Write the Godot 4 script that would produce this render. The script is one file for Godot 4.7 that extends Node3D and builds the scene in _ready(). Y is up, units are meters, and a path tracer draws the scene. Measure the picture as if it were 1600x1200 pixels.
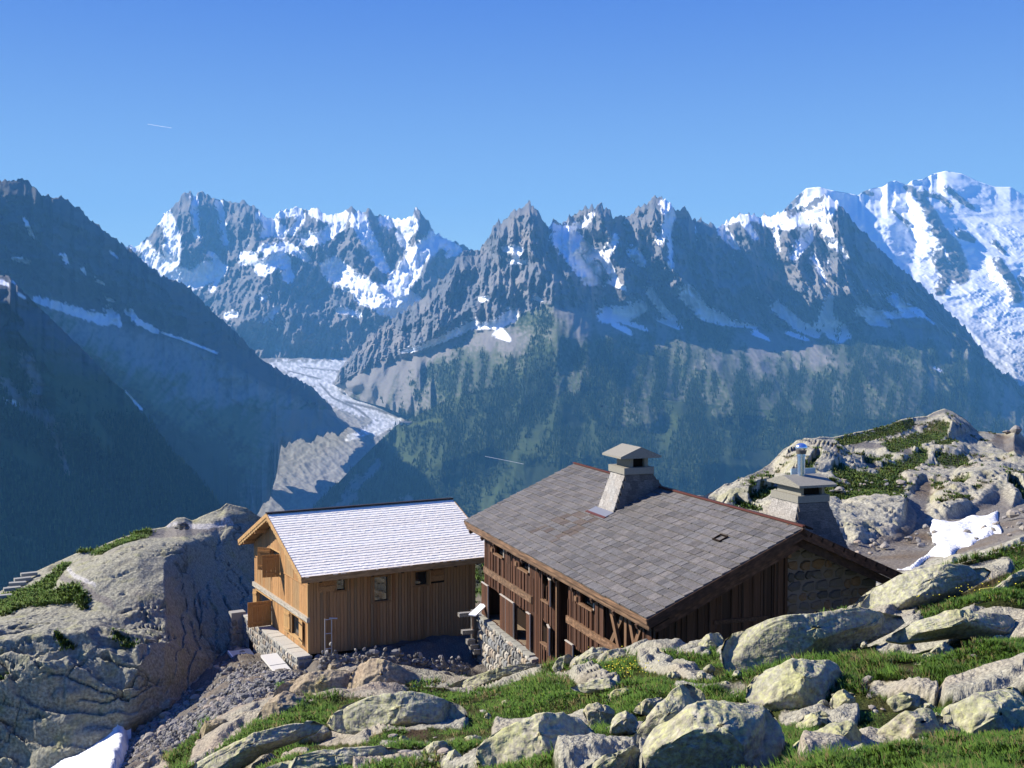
extends Node3D

const F := 1700.0            # focal length for a frame 1600 wide
const PITCH := 2.3           # the camera looks this many degrees down
var cp := cos(deg_to_rad(PITCH))
var sp := sin(deg_to_rad(PITCH))
var used := {}
var rng := RandomNumberGenerator.new()

# ---------------------------------------------------------------- helpers
func pt(px: float, py: float, depth: float) -> Vector3:   # the point that stands "depth" metres ahead in that direction
	var a := (px - 800.0) / F
	var b := (600.0 - py) / F
	var z := cp + b * sp
	return Vector3(a / z * depth, (b * cp - sp) / z * depth, -depth)

func pix(p: Vector3) -> Vector2:
	var d := -p.z
	var y := p.y * cp + d * sp
	var z := d * cp - p.y * sp
	return Vector2(800.0 + F * p.x / z, 600.0 - F * y / z)

func numbered(called: String) -> String:
	var n: int = used.get(called, 0)
	used[called] = n + 1
	return called if n == 0 else "%s_%03d" % [called, n]

func obj(called: String, mesh: Mesh, m: Material, parent: Node = self) -> MeshInstance3D:
	var o := MeshInstance3D.new()
	o.mesh = mesh
	if m: o.material_override = m
	o.name = numbered(called) if parent == self else called
	parent.add_child(o, true)
	return o

func thing(called: String, at := Vector3.ZERO) -> Node3D:
	var o := Node3D.new()
	o.name = numbered(called)
	add_child(o)
	o.position = at
	return o

func tag(o: Node, label: String, category: String, group := "", kind := ""):
	if label: o.set_meta("label", label)
	if category: o.set_meta("category", category)
	if group: o.set_meta("group", group)
	if kind: o.set_meta("kind", kind)

func noise(seed_: int, freq: float, octaves := 4, ridged := false, gain := 0.5) -> FastNoiseLite:
	var n := FastNoiseLite.new()
	n.seed = seed_
	n.frequency = freq
	n.noise_type = FastNoiseLite.TYPE_SIMPLEX_SMOOTH
	n.fractal_type = FastNoiseLite.FRACTAL_RIDGED if ridged else FastNoiseLite.FRACTAL_FBM
	n.fractal_octaves = octaves
	n.fractal_gain = gain
	return n

func col_mat(rough := 0.95, spec := 0.2) -> StandardMaterial3D:
	var m := StandardMaterial3D.new()
	m.vertex_color_use_as_albedo = true
	m.roughness = rough
	m.metallic_specular = spec
	return m

func lerp_at(p: PackedVector3Array, x: float) -> Vector3:   # a polyline sorted by x, read at x
	var n := p.size()
	if x <= p[0].x: return p[0]
	for i in range(1, n):
		if x <= p[i].x:
			return p[i - 1].lerp(p[i], (x - p[i - 1].x) / maxf(p[i].x - p[i - 1].x, 0.001))
	return p[n - 1]

func row(a: Array) -> PackedVector3Array:       # flat list of px, py, depth
	var r := PackedVector3Array()
	for i in range(0, a.size(), 3): r.append(Vector3(a[i], a[i + 1], a[i + 2]))
	return r

func skyline(a: Array, depths: Array) -> PackedVector3Array:  # px, py pairs; depths: px, depth pairs
	var d := PackedVector3Array()
	for i in range(0, depths.size(), 2): d.append(Vector3(depths[i], depths[i + 1], 0))
	var r := PackedVector3Array()
	for i in range(0, a.size(), 2): r.append(Vector3(a[i], a[i + 1], lerp_at(d, a[i]).y))
	return r

func spur(a: Array, wl: float, wr: float, bulge: float) -> Dictionary:  # a crest running down a face: px, py pairs from top to bottom
	var y0 := int(a[1])
	var y1 := int(a[a.size() - 1])
	var t := PackedFloat32Array()
	var k := 0
	for y in range(y0, y1 + 1):
		while k < a.size() - 4 and y > a[k + 3]: k += 2
		t.append(lerpf(a[k], a[k + 2], (y - a[k + 1]) / maxf(a[k + 3] - a[k + 1], 0.01)))
	return {"y0": y0, "y1": y1, "t": t, "wl": wl, "wr": wr, "b": bulge}

func stroke(a: Array, w0: float, w1: float) -> Dictionary:  # a patch that follows a line: px, py pairs, width at the start and at the end
	var p := PackedVector2Array()
	var lo := Vector2(1e9, 1e9)
	var hi := -lo
	for i in range(0, a.size(), 2):
		var v := Vector2(a[i], a[i + 1])
		p.append(v); lo = lo.min(v); hi = hi.max(v)
	var m := maxf(w0, w1) * 1.6
	return {"p": p, "w0": w0, "w1": w1, "box": Rect2(lo - Vector2(m, m), hi - lo + Vector2(m, m) * 2)}

func stroke_at(list: Array, v: Vector2) -> float:  # 1 in the middle of a patch, 0 at its edge, below 0 outside
	var best := -1.0
	for s in list:
		var box: Rect2 = s.box
		if not box.has_point(v): continue
		var p: PackedVector2Array = s.p
		var n := p.size() - 1
		for i in n:
			var a := p[i]
			var ab := p[i + 1] - a
			var t := clampf((v - a).dot(ab) / maxf(ab.length_squared(), 0.01), 0, 1)
			var w: float = lerpf(s.w0, s.w1, (i + t) / n)
			var q := 1.0 - v.distance_to(a + ab * t) / maxf(w, 0.5)
			if q > best: best = q
	return best

func grid_mesh(pos: PackedVector3Array, nx: int, ny: int, colors := PackedColorArray(), uv := PackedVector2Array()) -> ArrayMesh:
	# rows run from top to bottom, columns from left to right as seen from the front
	var nrm := PackedVector3Array(); nrm.resize(nx * ny)
	for j in ny:
		for i in nx:
			var dx := pos[j * nx + mini(i + 1, nx - 1)] - pos[j * nx + maxi(i - 1, 0)]
			var dy := pos[mini(j + 1, ny - 1) * nx + i] - pos[maxi(j - 1, 0) * nx + i]
			nrm[j * nx + i] = dy.cross(dx).normalized()
	var idx := PackedInt32Array(); idx.resize((nx - 1) * (ny - 1) * 6)
	var k := 0
	for j in ny - 1:
		for i in nx - 1:
			var a := j * nx + i
			idx[k] = a; idx[k + 1] = a + 1; idx[k + 2] = a + nx + 1
			idx[k + 3] = a; idx[k + 4] = a + nx + 1; idx[k + 5] = a + nx
			k += 6
	var arr := []
	arr.resize(Mesh.ARRAY_MAX)
	arr[Mesh.ARRAY_VERTEX] = pos
	arr[Mesh.ARRAY_NORMAL] = nrm
	arr[Mesh.ARRAY_INDEX] = idx
	if colors.size(): arr[Mesh.ARRAY_COLOR] = colors
	if uv.size(): arr[Mesh.ARRAY_TEX_UV] = uv
	var me := ArrayMesh.new()
	me.add_surface_from_arrays(Mesh.PRIMITIVE_TRIANGLES, arr)
	return me

func cubic(a: float, b: float, c: float, d: float, t: float) -> float:
	return b + 0.5 * t * (c - a + t * (2.0 * a - 5.0 * b + 4.0 * c - d + t * (3.0 * (b - c) + d - a)))

# A mountain side lofted through rows (top to bottom) of px, py, depth. "relief" moves each point along its depth, "paint" gives its colour.
var jag := 0.0
var jag_foot := 0.0

func loft(rows: Array, x0: float, x1: float, step: float, counts: Array, relief: Callable, paint: Callable, back := Vector3(0, -900, -1600), dir := Vector3.ZERO) -> ArrayMesh:
	var nx := int((x1 - x0) / step) + 1
	var ny := 1
	for c in counts: ny += c
	var extra := 1 if back != Vector3.ZERO else 0
	var pos := PackedVector3Array(); pos.resize(nx * (ny + extra))
	var colr := PackedColorArray(); colr.resize(nx * (ny + extra))
	var nr := rows.size()
	var jag_n := noise(18, 0.11, 3)
	for i in nx:
		var px := x0 + i * step
		var ys := PackedFloat32Array()
		var ds := PackedFloat32Array()
		for r in rows:
			var v := lerp_at(r, px)
			if v.z > 1500.0: v.z = lerp_at(r, px + spur_n.get_noise_2d(px * 0.4, v.y * 3.0) * 34.0).z
			ys.append(v.y); ds.append(v.z)
		if jag > 0.0: ys[0] -= maxf(-0.3, jag_n.get_noise_1d(px)) * jag * 1.6
		if jag_foot > 0.0: ys[nr - 1] += jag_n.get_noise_1d(px * 0.35 + 500.0) * jag_foot * 1.6 + jag_n.get_noise_1d(px * 1.3) * jag_foot * 0.5
		var j := extra
		for k in nr - 1:
			var n: int = counts[k]
			for s in (n + 1 if k == nr - 2 else n):
				var t := float(s) / n
				var y := lerpf(ys[k], ys[k + 1], t)
				var d := cubic(ds[maxi(k - 1, 0)], ds[k], ds[k + 1], ds[mini(k + 2, nr - 1)], t)
				var e: Vector2 = relief.call(px, y, d, (k + t))    # x: metres toward the viewer, y: any value kept for the paint
				var p := pt(px, y, d - e.x) if dir == Vector3.ZERO else pt(px, y, d) + dir * e.x
				pos[j * nx + i] = p
				colr[j * nx + i] = paint.call(px, y, p, e.y)
				j += 1
		if extra:
			pos[i] = pos[nx + i] + back
			colr[i] = colr[nx + i]
	return grid_mesh(pos, nx, ny + extra, colr)

var spur_n := noise(17, 0.02, 4)

func spur_sum(list: Array, px: float, y: float) -> float:
	var s := 0.0
	for q in list:
		if y < q.y0 or y > q.y1: continue
		var dx: float = px - q.t[int(y) - q.y0]
		dx += spur_n.get_noise_2d(px * 0.5, y) * 22.0
		var w: float = q.wr if dx > 0 else q.wl
		if absf(dx) < w:
			var fade: float = minf(1.0, minf((y - q.y0) / 25.0 + 0.15, (q.y1 - y) / 40.0))
			s += q.b * (1.0 - sqrt(dx * dx + 9.0) / (w + 3.0)) * fade
	return s

func mixc(a: Color, b: Color, t: float) -> Color:
	return a.lerp(b, clampf(t, 0, 1))

const SNOW := Color(0.86, 0.88, 0.9)
const GRANITE := Color(0.125, 0.133, 0.145)
const GRANITE_WARM := Color(0.21, 0.195, 0.18)
const TALUS := Color(0.19, 0.18, 0.165)
const MEADOW := Color(0.055, 0.075, 0.03)
const FOREST := Color(0.02, 0.034, 0.018)
const ICE := Color(0.42, 0.435, 0.44)

func _ready():
	rng.seed = 7
	setting()
	mountains()
	near_ground()
	boulders()
	rubble()
	new_chalet()
	old_refuge()
	small_things()
	plants()

func setting():
	var cam := Camera3D.new()
	cam.name = "camera"
	cam.fov = rad_to_deg(2.0 * atan(600.0 / F))
	cam.near = 0.1
	cam.far = 60000.0
	cam.rotation_degrees.x = -PITCH
	add_child(cam)
	var env := Environment.new()
	env.background_mode = Environment.BG_SKY
	var sm := ProceduralSkyMaterial.new()
	sm.sky_top_color = Color(0.015, 0.28, 0.73)
	sm.sky_energy_multiplier = 0.8
	sm.sky_horizon_color = Color(0.80, 0.98, 1.0)
	sm.sky_curve = 0.1
	sm.ground_horizon_color = Color(0.45, 0.6, 0.8)
	sm.ground_bottom_color = Color(0.2, 0.25, 0.3)
	sm.sun_angle_max = 1.0
	var sky := Sky.new()
	sky.sky_material = sm
	env.sky = sky
	env.tonemap_mode = Environment.TONE_MAPPER_LINEAR
	env.tonemap_exposure = 2.2
	env.sdfgi_enabled = true
	env.ssao_enabled = true
	env.ssil_enabled = true
	env.fog_enabled = true
	env.fog_light_color = Color(0.44, 0.75, 1.0)
	env.fog_density = 0.000042
	var we := WorldEnvironment.new()
	we.name = "environment"
	we.environment = env
	add_child(we)
	var sun := DirectionalLight3D.new()
	sun.name = "sun"
	sun.light_energy = 1.6
	sun.light_color = Color(1.0, 0.965, 0.91)
	sun.light_angular_distance = 0.5
	sun.shadow_enabled = true
	var el := deg_to_rad(35.0)
	var off := deg_to_rad(75.0)
	var s := Vector3(-sin(off) * cos(el), sin(el), -cos(off) * cos(el))
	sun.look_at_from_position(s * 100.0, Vector3.ZERO)
	add_child(sun)

var m3b_trees: Array = []
var m5_trees: Array = []

# ---------------------------------------------------------------- the range across the valley
func mountains():
	var crag := noise(11, 0.0042, 5, true, 0.55)
	var flute := noise(12, 0.011, 4, true, 0.5)
	var fine := noise(13, 0.02, 3)
	var broad := noise(14, 0.0011, 4)
	var edge := noise(15, 0.035, 4)
	var mat := col_mat()
	var peak_j := noise(16, 0.11, 3, true)

	# the far white-headed group above the glacier
	var s1 := [spur([296, 300, 300, 360, 318, 440], 45, 40, 420), spur([383, 314, 392, 360, 420, 420], 30, 45, 300), spur([255, 338, 262, 380, 290, 440], 30, 30, 220),
		spur([432, 372, 415, 420, 400, 480, 390, 540], 75, 85, 620), spur([478, 470, 470, 510, 455, 560], 45, 60, 420), spur([549, 324, 556, 380, 590, 450, 610, 520], 45, 60, 480),
		spur([651, 324, 650, 380, 632, 440, 615, 500], 30, 50, 420), spur([497, 326, 494, 380, 520, 430], 22, 40, 260), spur([690, 372, 672, 430, 650, 490], 25, 40, 350), spur([560, 430, 545, 500, 540, 560], 40, 60, 300)]
	var snow1 := [stroke([207, 388, 230, 384], 6.8, 5.4), stroke([232, 400, 262, 425, 300, 440, 330, 425], 12.2, 14.9), stroke([258, 340, 270, 372, 268, 408], 10.8, 12.2), stroke([290, 440, 320, 428, 335, 415], 10.8, 6.8),
		stroke([330, 400, 350, 420, 330, 455], 5.4, 4.1), stroke([343, 320, 352, 380], 5.4, 4.1), stroke([304, 310, 308, 370], 4.1, 4.1), stroke([414, 338, 424, 352, 440, 360], 12.2, 6.8), stroke([412, 366, 430, 362, 440, 368], 6.8, 6.8),
		stroke([440, 332, 466, 328, 470, 345], 9.5, 5.4), stroke([487, 331, 512, 340, 530, 342], 8.1, 8.1), stroke([534, 336, 530, 352, 505, 370, 478, 376], 9.5, 9.5), stroke([470, 340, 455, 366], 6.8, 4.1),
		stroke([382, 405, 392, 402, 398, 412], 9.5, 6.8), stroke([410, 420, 428, 410, 438, 398, 446, 412, 452, 436], 12.2, 6.8), stroke([412, 392, 450, 386, 470, 398], 8.1, 5.4), stroke([470, 396, 482, 406], 5.4, 4.1),
		stroke([352, 497, 366, 492], 4.1, 5.4), stroke([415, 500, 434, 482], 4.1, 5.4), stroke([410, 466, 420, 458], 5.4, 2.7), stroke([604, 345, 622, 347, 640, 345], 10.8, 8.1), stroke([640, 352, 628, 372, 632, 385], 13.5, 5.4),
		stroke([560, 345, 580, 385, 600, 420], 12.2, 8.1), stroke([682, 374, 668, 390, 648, 400, 640, 425, 622, 442, 612, 460, 640, 478, 650, 490], 13.5, 18.9), stroke([690, 376, 705, 388], 10.8, 8.1), stroke([560, 465, 590, 475, 620, 490], 8.1, 9.5),
		stroke([520, 420, 545, 440, 570, 450, 600, 480], 17.6, 13.5), stroke([530, 485, 560, 492], 5.4, 4.1), stroke([714, 392, 700, 400], 6.8, 4.1)]
	var rows1 := [skyline([100, 400, 196, 384, 210, 388, 224, 377, 241, 360, 257, 335, 269, 323, 280, 312, 287, 301, 296, 299, 306, 307, 311, 301, 318, 300, 327, 307, 338, 309, 350, 312, 371, 318, 381, 313, 392, 321, 404, 325, 413, 337, 420, 342,
		429, 342, 439, 328, 451, 327, 465, 325, 483, 328, 497, 324, 504, 332, 514, 337, 534, 333, 549, 323, 558, 332, 577, 328, 584, 335, 605, 337, 622, 342, 640, 340, 645, 337, 649, 324, 654, 325, 661, 335, 671, 349, 680, 365, 696, 372, 717, 381, 731, 388, 800, 400], [100, 14200, 320, 14300, 440, 13800, 560, 13600, 800, 13200]),
		row([100, 480, 13400, 320, 440, 13500, 440, 430, 12900, 650, 440, 12600, 800, 480, 12400]),
		row([100, 540, 12600, 320, 520, 12500, 440, 510, 12200, 650, 500, 12000, 800, 540, 11800]),
		row([100, 600, 11900, 800, 600, 11200])]
	jag = 4.0
	var m1 := loft(rows1, 150, 790, 1.7, [78, 50, 44], func(px, y, d, t):
		var a: float = (px - 800.0) / F * d
		var b: float = (532.0 - y) / F * d
		var r := crag.get_noise_2d(a * 0.8, b * 0.45)
		var f := flute.get_noise_2d(a, b * 0.3)
		var top := clampf(t * 3.0, 0, 1)
		var calm := 1.0 - 0.6 * clampf(stroke_at(snow1, Vector2(px, y)) * 3.0 + 0.3, 0, 1)
		return Vector2(spur_sum(s1, px, y) + calm * (r * 210.0 + f * 95.0 + flute.get_noise_2d(a * 2.2, b * 0.7) * 34.0) * (0.25 + 0.75 * top), r + f * 0.4),
		func(px, y, p, r):
		var e := edge.get_noise_2d(px * 3.0, y * 1.8)
		var g := flute.get_noise_2d(px * 11.0, y * 5.0)
		var c := mixc(GRANITE, GRANITE_WARM, 0.4 + fine.get_noise_2d(p.x * 0.2, p.y * 0.2))
		if y > 500: c = mixc(c, TALUS, (y - 500) / 40.0 + e)
		var sn := stroke_at(snow1, Vector2(px + e * 6.0, y + g * 4.0)) * 2.0 + 0.4 + e * 0.6
		sn = maxf(sn, (e * 1.5 - r * 1.5 - 0.85) if y < 470 else -1.0)
		return mixc(c, SNOW, sn * 2.5))
	tag(obj("mountain", m1, mat), "far jagged granite massif with snow couloirs above the glacier", "mountain", "", "structure")

	# the great white dome on the right
	var rock2 := [stroke([1226, 328, 1238, 318, 1250, 304], 7, 5), stroke([1352, 299, 1362, 303], 5, 4), stroke([1418, 292, 1440, 310, 1455, 335, 1470, 365, 1490, 390, 1500, 430], 5, 16), stroke([1445, 302, 1470, 308, 1485, 322], 5, 4),
		stroke([1480, 294, 1500, 312, 1520, 325], 5, 4), stroke([1560, 410, 1580, 440, 1590, 465], 8, 9), stroke([1600, 440, 1640, 480], 10, 12), stroke([1465, 400, 1480, 430, 1470, 455], 12, 8), stroke([1500, 365, 1520, 375], 8, 5), stroke([1394, 330, 1420, 350], 3, 3), stroke([1555, 380, 1570, 395], 5, 3)]
	var rough2 := [stroke([1540, 460, 1560, 490, 1590, 540, 1620, 600], 30, 70), stroke([1370, 330, 1420, 390, 1470, 450], 22, 16), stroke([1560, 350, 1600, 400], 20, 30)]
	var s2 := [spur([1420, 290, 1440, 320, 1466, 370, 1490, 420], 40, 45, 500), spur([1281, 293, 1290, 340, 1330, 400], 30, 40, 350), spur([1478, 268, 1485, 300, 1520, 340], 50, 60, 420), spur([1562, 400, 1580, 440, 1592, 480], 22, 25, 250)]
	var rows2 := [skyline([1190, 360, 1222, 331, 1225, 328, 1246, 306, 1260, 294, 1281, 292, 1297, 297, 1320, 301, 1341, 305, 1351, 298, 1365, 294, 1378, 292, 1390, 284, 1400, 282, 1416, 289, 1425, 282, 1442, 280, 1460, 271, 1477, 267, 1502, 271, 1530, 284, 1554, 292, 1579, 292, 1600, 305, 1660, 320, 1760, 330], [1190, 14000, 1300, 14300, 1480, 16400, 1760, 16000]),
		row([1190, 400, 13400, 1300, 360, 13300, 1480, 340, 14600, 1760, 380, 14600]),
		row([1190, 470, 12500, 1400, 450, 12600, 1520, 450, 12600, 1760, 480, 12600]),
		row([1190, 640, 10800, 1760, 640, 10600])]
	var soft := noise(21, 0.0016, 5, true, 0.5)
	var serac := noise(22, 0.012, 4, true, 0.55)
	jag = 0.0
	var m2 := loft(rows2, 1195, 2050, 1.7, [46, 66, 100], func(px, y, d, t):
		var a: float = (px - 800.0) / F * d
		var b: float = (532.0 - y) / F * d
		var top := clampf(t * 3.0, 0, 1)
		var rk := clampf(stroke_at(rock2, Vector2(px, y)) + 0.3, 0, 1)
		var rg := clampf(stroke_at(rough2, Vector2(px, y)) + 0.25, 0, 1)
		var lumps := soft.get_noise_2d(a, b * 1.6)
		return Vector2(spur_sum(s2, px, y) + (lumps * 60.0 + crag.get_noise_2d(a, b) * 140.0 * rk + serac.get_noise_2d(a, b * 1.8) * (4.0 + 17.0 * rg)) * (0.15 + 0.85 * top), rk),
		func(px, y, p, r):
		var e := edge.get_noise_2d(px * 4.0, y * 4.0)
		var c := mixc(GRANITE, GRANITE_WARM, 0.3 + fine.get_noise_2d(p.x * 0.2, p.y * 0.2))
		var rk := stroke_at(rock2, Vector2(px + e * 7.0, y + e * 5.0)) * 1.8 + 0.15 + e * 1.0
		var snow := SNOW if y < 480 else mixc(SNOW, ICE, (y - 480) / 120.0 + e * 0.6)
		return mixc(snow, c, rk * 2.5))
	tag(obj("mountain", m2, mat), "broad white snow dome with blue-shaded icefalls at the right", "mountain", "", "structure")

	# the needles and the long forested foot below them
	var s3 := [spur([827, 314, 838, 380, 858, 430, 868, 480], 80, 80, 560), spur([862, 440, 868, 510, 850, 570, 805, 640, 770, 720], 120, 210, 230), spur([780, 344, 776, 400, 760, 470, 745, 520], 35, 42, 330), spur([716, 400, 700, 450, 668, 520, 640, 560], 45, 55, 380),
		spur([934, 316, 950, 360, 975, 430, 985, 490], 42, 50, 780), spur([1032, 306, 1030, 360, 1050, 430, 1062, 480], 48, 55, 840), spur([1082, 343, 1100, 390, 1118, 440, 1130, 490], 34, 42, 630), spur([1105, 345, 1130, 400, 1140, 430], 20, 24, 300),
		spur([1173, 335, 1170, 390, 1185, 450, 1200, 490], 34, 40, 495), spur([1230, 330, 1240, 390, 1260, 450, 1270, 505], 40, 46, 780), spur([1297, 304, 1310, 350, 1318, 420, 1316, 500], 50, 60, 975), spur([1340, 360, 1356, 430, 1352, 500], 26, 30, 390),
		spur([880, 352, 900, 400, 905, 450], 20, 26, 200), spur([1000, 320, 1000, 380, 1010, 440], 18, 22, 270), spur([1075, 440, 1090, 480, 1085, 520], 18, 18, 225), spur([1390, 405, 1400, 450, 1396, 500], 22, 26, 330),
		spur([870, 470, 930, 560, 1000, 640, 1040, 700], 90, 110, 260), spur([1090, 520, 1130, 600, 1180, 690], 80, 90, 200), spur([1300, 530, 1360, 600, 1420, 690], 90, 90, 230), spur([1440, 480, 1490, 560, 1560, 640], 40, 80, 260)]
	var snow3 := [stroke([628, 549, 650, 545, 690, 530, 722, 515, 742, 505], 3, 7), stroke([745, 510, 780, 506, 800, 492], 5, 10), stroke([780, 520, 795, 530], 9, 4), stroke([800, 496, 805, 486], 8, 3), stroke([790, 388, 812, 390, 803, 406], 6, 5), stroke([820, 408, 796, 410], 4, 3),
		stroke([752, 468, 762, 465], 4, 3), stroke([838, 466, 848, 470], 4, 2), stroke([862, 352, 880, 360, 912, 350, 925, 335], 6, 4), stroke([888, 358, 905, 375, 925, 395, 945, 400, 955, 385, 962, 372], 8, 6), stroke([945, 405, 955, 425, 962, 440], 7, 5), stroke([950, 440, 975, 450], 3, 4),
		stroke([876, 372, 900, 400, 925, 428], 14, 18), stroke([1040, 318, 1048, 340, 1030, 375], 9, 7), stroke([1046, 345, 1048, 420], 3, 4), stroke([990, 395, 1003, 410], 9, 7), stroke([948, 492, 980, 490, 1000, 480], 13, 10), stroke([1015, 455, 1040, 490, 1052, 500], 6, 6),
		stroke([958, 506, 985, 520], 4, 4), stroke([974, 502, 1010, 515], 4, 3), stroke([1030, 500, 1060, 510], 3, 5), stroke([1075, 460, 1100, 490, 1130, 500], 12, 9), stroke([1140, 505, 1180, 510], 5, 3), stroke([1230, 520, 1260, 530], 3, 3),
		stroke([1122, 352, 1150, 340, 1200, 340, 1222, 334], 5, 7), stroke([1130, 362, 1150, 385], 8, 5), stroke([1165, 350, 1180, 370], 6, 5), stroke([1195, 345, 1230, 350, 1262, 340, 1290, 330], 8, 12), stroke([1255, 345, 1262, 370, 1240, 400], 12, 7), stroke([1300, 312, 1285, 345, 1300, 380], 12, 7), stroke([1210, 350, 1216, 390], 4, 3), stroke([1310, 385, 1325, 405], 5, 3),
		stroke([1215, 480, 1250, 510, 1275, 520], 9, 8), stroke([1296, 465, 1290, 500, 1310, 520], 6, 16), stroke([1280, 510, 1325, 525], 7, 5), stroke([1345, 485, 1370, 492, 1430, 492], 9, 4), stroke([1395, 465, 1410, 480, 1440, 490], 9, 5), stroke([1360, 500, 1385, 505], 8, 6), stroke([1445, 495, 1460, 505], 2, 2), stroke([1460, 575, 1472, 580], 2, 2),
		stroke([1270, 400, 1290, 440], 4, 3), stroke([1180, 520, 1200, 530], 5, 2)]
	var rows3 := [skyline([400, 700, 500, 630, 521, 603, 531, 578, 542, 564, 566, 536, 605, 501, 629, 487, 650, 473, 675, 451, 696, 430, 710, 412, 717, 400, 728, 394, 741, 388, 748, 391, 757, 382, 764, 375, 769, 360, 776, 346, 780, 343, 783, 353, 790, 342, 801, 328, 808, 332, 817, 325, 822, 316, 827, 314, 832, 323, 841, 333, 850, 344, 857, 353, 864, 344, 880, 351, 885, 342, 909, 326, 920, 326, 925, 315, 929, 325, 934, 316, 941, 318, 944, 325, 951, 330, 958, 340, 969, 339, 990, 333, 999, 320, 1004, 325, 1018, 309, 1025, 311, 1032, 305, 1046, 319, 1051, 326, 1057, 327, 1070, 326, 1082, 343, 1101, 345, 1119, 355,
		1148, 338, 1173, 334, 1194, 338, 1222, 331, 1250, 325, 1275, 312, 1297, 304, 1315, 322, 1330, 341, 1355, 369, 1390, 404, 1425, 432, 1460, 464, 1480, 484, 1523, 530, 1547, 569, 1600, 604, 1800, 720], [400, 9600, 521, 9600, 629, 9400, 764, 9600, 827, 9500, 1032, 10000, 1222, 10800, 1297, 10900, 1460, 10300, 1600, 9300, 1800, 8500]),
		row([400, 604, 9600, 521, 604, 9600, 560, 580, 9150, 600, 562, 9000, 640, 548, 8900, 720, 515, 8700, 800, 500, 8500, 870, 472, 8480, 930, 485, 8680, 1000, 500, 8900, 1100, 505, 9000, 1200, 510, 9200, 1300, 515, 9300, 1440, 490, 9600, 1520, 540, 9200, 1600, 618, 8900, 1800, 740, 8200]),
		row([400, 605, 9580, 521, 605, 9580, 560, 600, 9000, 600, 596, 8700, 640, 594, 8450, 720, 565, 7900, 800, 545, 7700, 870, 522, 7720, 930, 540, 7790, 1000, 556, 7900, 1200, 565, 8000, 1440, 570, 8200, 1600, 650, 8000, 1800, 770, 7500]),
		row([400, 606, 9560, 521, 606, 9560, 560, 616, 8900, 600, 622, 8500, 640, 630, 8200, 690, 645, 7300, 720, 640, 6950, 870, 640, 6700, 1200, 650, 6700, 1440, 670, 6700, 1600, 720, 6700, 1800, 820, 6500]),
		row([400, 608, 9540, 521, 608, 9540, 560, 625, 8850, 600, 636, 8400, 640, 652, 8000, 690, 710, 6900, 720, 760, 6000, 870, 780, 5800, 1200, 780, 5700, 1440, 800, 5700, 1800, 900, 5600])]
	jag = 6.0
	var m3 := loft(rows3, 519, 2050, 1.7, [105, 34, 40, 34], func(px, y, d, t):
		var a: float = (px - 800.0) / F * d
		var b: float = (532.0 - y) / F * d
		var top := clampf(t * 4.0, 0, 1)
		var wall := clampf((1.25 - t) * 4.0, 0.0, 1.0)
		var r := crag.get_noise_2d(a, b * 0.42)
		var f := flute.get_noise_2d(a * 1.1, b * 0.3)
		var low := flute.get_noise_2d(a * 0.35 - b * 0.12, b * 0.06 + 300.0)
		var calm := 1.0 - 0.6 * clampf(stroke_at(snow3, Vector2(px, y)) * 3.0 + 0.3, 0, 1)
		return Vector2(spur_sum(s3, px, y) + calm * (r * 200.0 + f * 95.0 + flute.get_noise_2d(a * 2.7, b * 0.8) * 34.0) * wall * (0.2 + 0.8 * top) + (1.0 - wall) * (broad.get_noise_2d(a, b) * 160.0 + low * 36.0 + fine.get_noise_2d(a, b) * 7.0), (r + f * 0.5) if wall > 0.5 else 0.3),
		func(px, y, p, r):
		var e := edge.get_noise_2d(px * 4.0, y * 4.0)
		var e2 := broad.get_noise_2d(p.x, p.y * 2.0 + 900.0)
		var c := mixc(GRANITE, GRANITE_WARM, 0.35 + fine.get_noise_2d(p.x * 0.2, p.y * 0.2) + e2 * 0.5)
		var foot: float = lerp_at(rows3[1], px).y
		if y > foot - 4.0:
			var low_n := flute.get_noise_2d(px * 2.2, y * 0.7)
			c = mixc(c, mixc(TALUS, GRANITE_WARM, e + low_n * 0.5), (y - foot + 4.0 + e * 14.0 + low_n * 10.0) / 16.0)
			var green: float = (y - foot - 12.0) / 60.0 + e2 * 1.8 + e * 0.8 + low_n * 0.8
			if px < 690: green -= (690.0 - px) / 50.0
			c = mixc(c, MEADOW, green)
			var wood: float = (y - foot - 62.0) / 60.0 + e2 * 1.8 + e * 1.2 + low_n * 1.4
			if px < 690: wood -= (690.0 - px) / 60.0
			c = mixc(c, FOREST, wood)
			var track := flute.get_noise_2d(px * 1.5 + y * 0.25, y * 0.22)
			c = mixc(c, mixc(MEADOW * 1.2, TALUS * 0.8, 0.3 + e), minf(0.75, (track - 0.36 + e * 0.4) * 2.2) if y > foot + 30.0 else 0.0)
			if wood > 0.3 and track + e * 0.3 < 0.5 and rng.randf() < 0.6: m3b_trees.append(p)
		var sn := stroke_at(snow3, Vector2(px + e * 5.0, y + e * 4.0)) * 2.0 + 0.3 + e * 0.8
		if y < foot and px > 850: sn = maxf(sn, e * 1.7 - r * 1.6 - 1.0)
		return mixc(c, SNOW, sn * 2.5))
	tag(obj("mountain", m3, mat), "row of sharp granite needles with snow gullies over forested slopes", "mountain", "", "structure")

	# the wooded shoulder in front of the glacier's mouth
	var rows3b := [row([400, 860, 5900, 480, 806, 6000, 500, 785, 6100, 540, 742, 6350, 575, 706, 6600, 620, 664, 6900, 660, 645, 6950, 700, 626, 6950, 760, 606, 6950, 850, 610, 6850, 1000, 622, 6750, 1200, 640, 6700, 1440, 660, 6650, 1600, 712, 6650, 1800, 815, 6450]),
		row([400, 880, 5700, 540, 780, 5950, 640, 740, 6000, 760, 700, 6050, 1000, 720, 5900, 1440, 740, 5850, 1800, 860, 5700]),
		row([400, 990, 4800, 1800, 990, 4700])]
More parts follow.
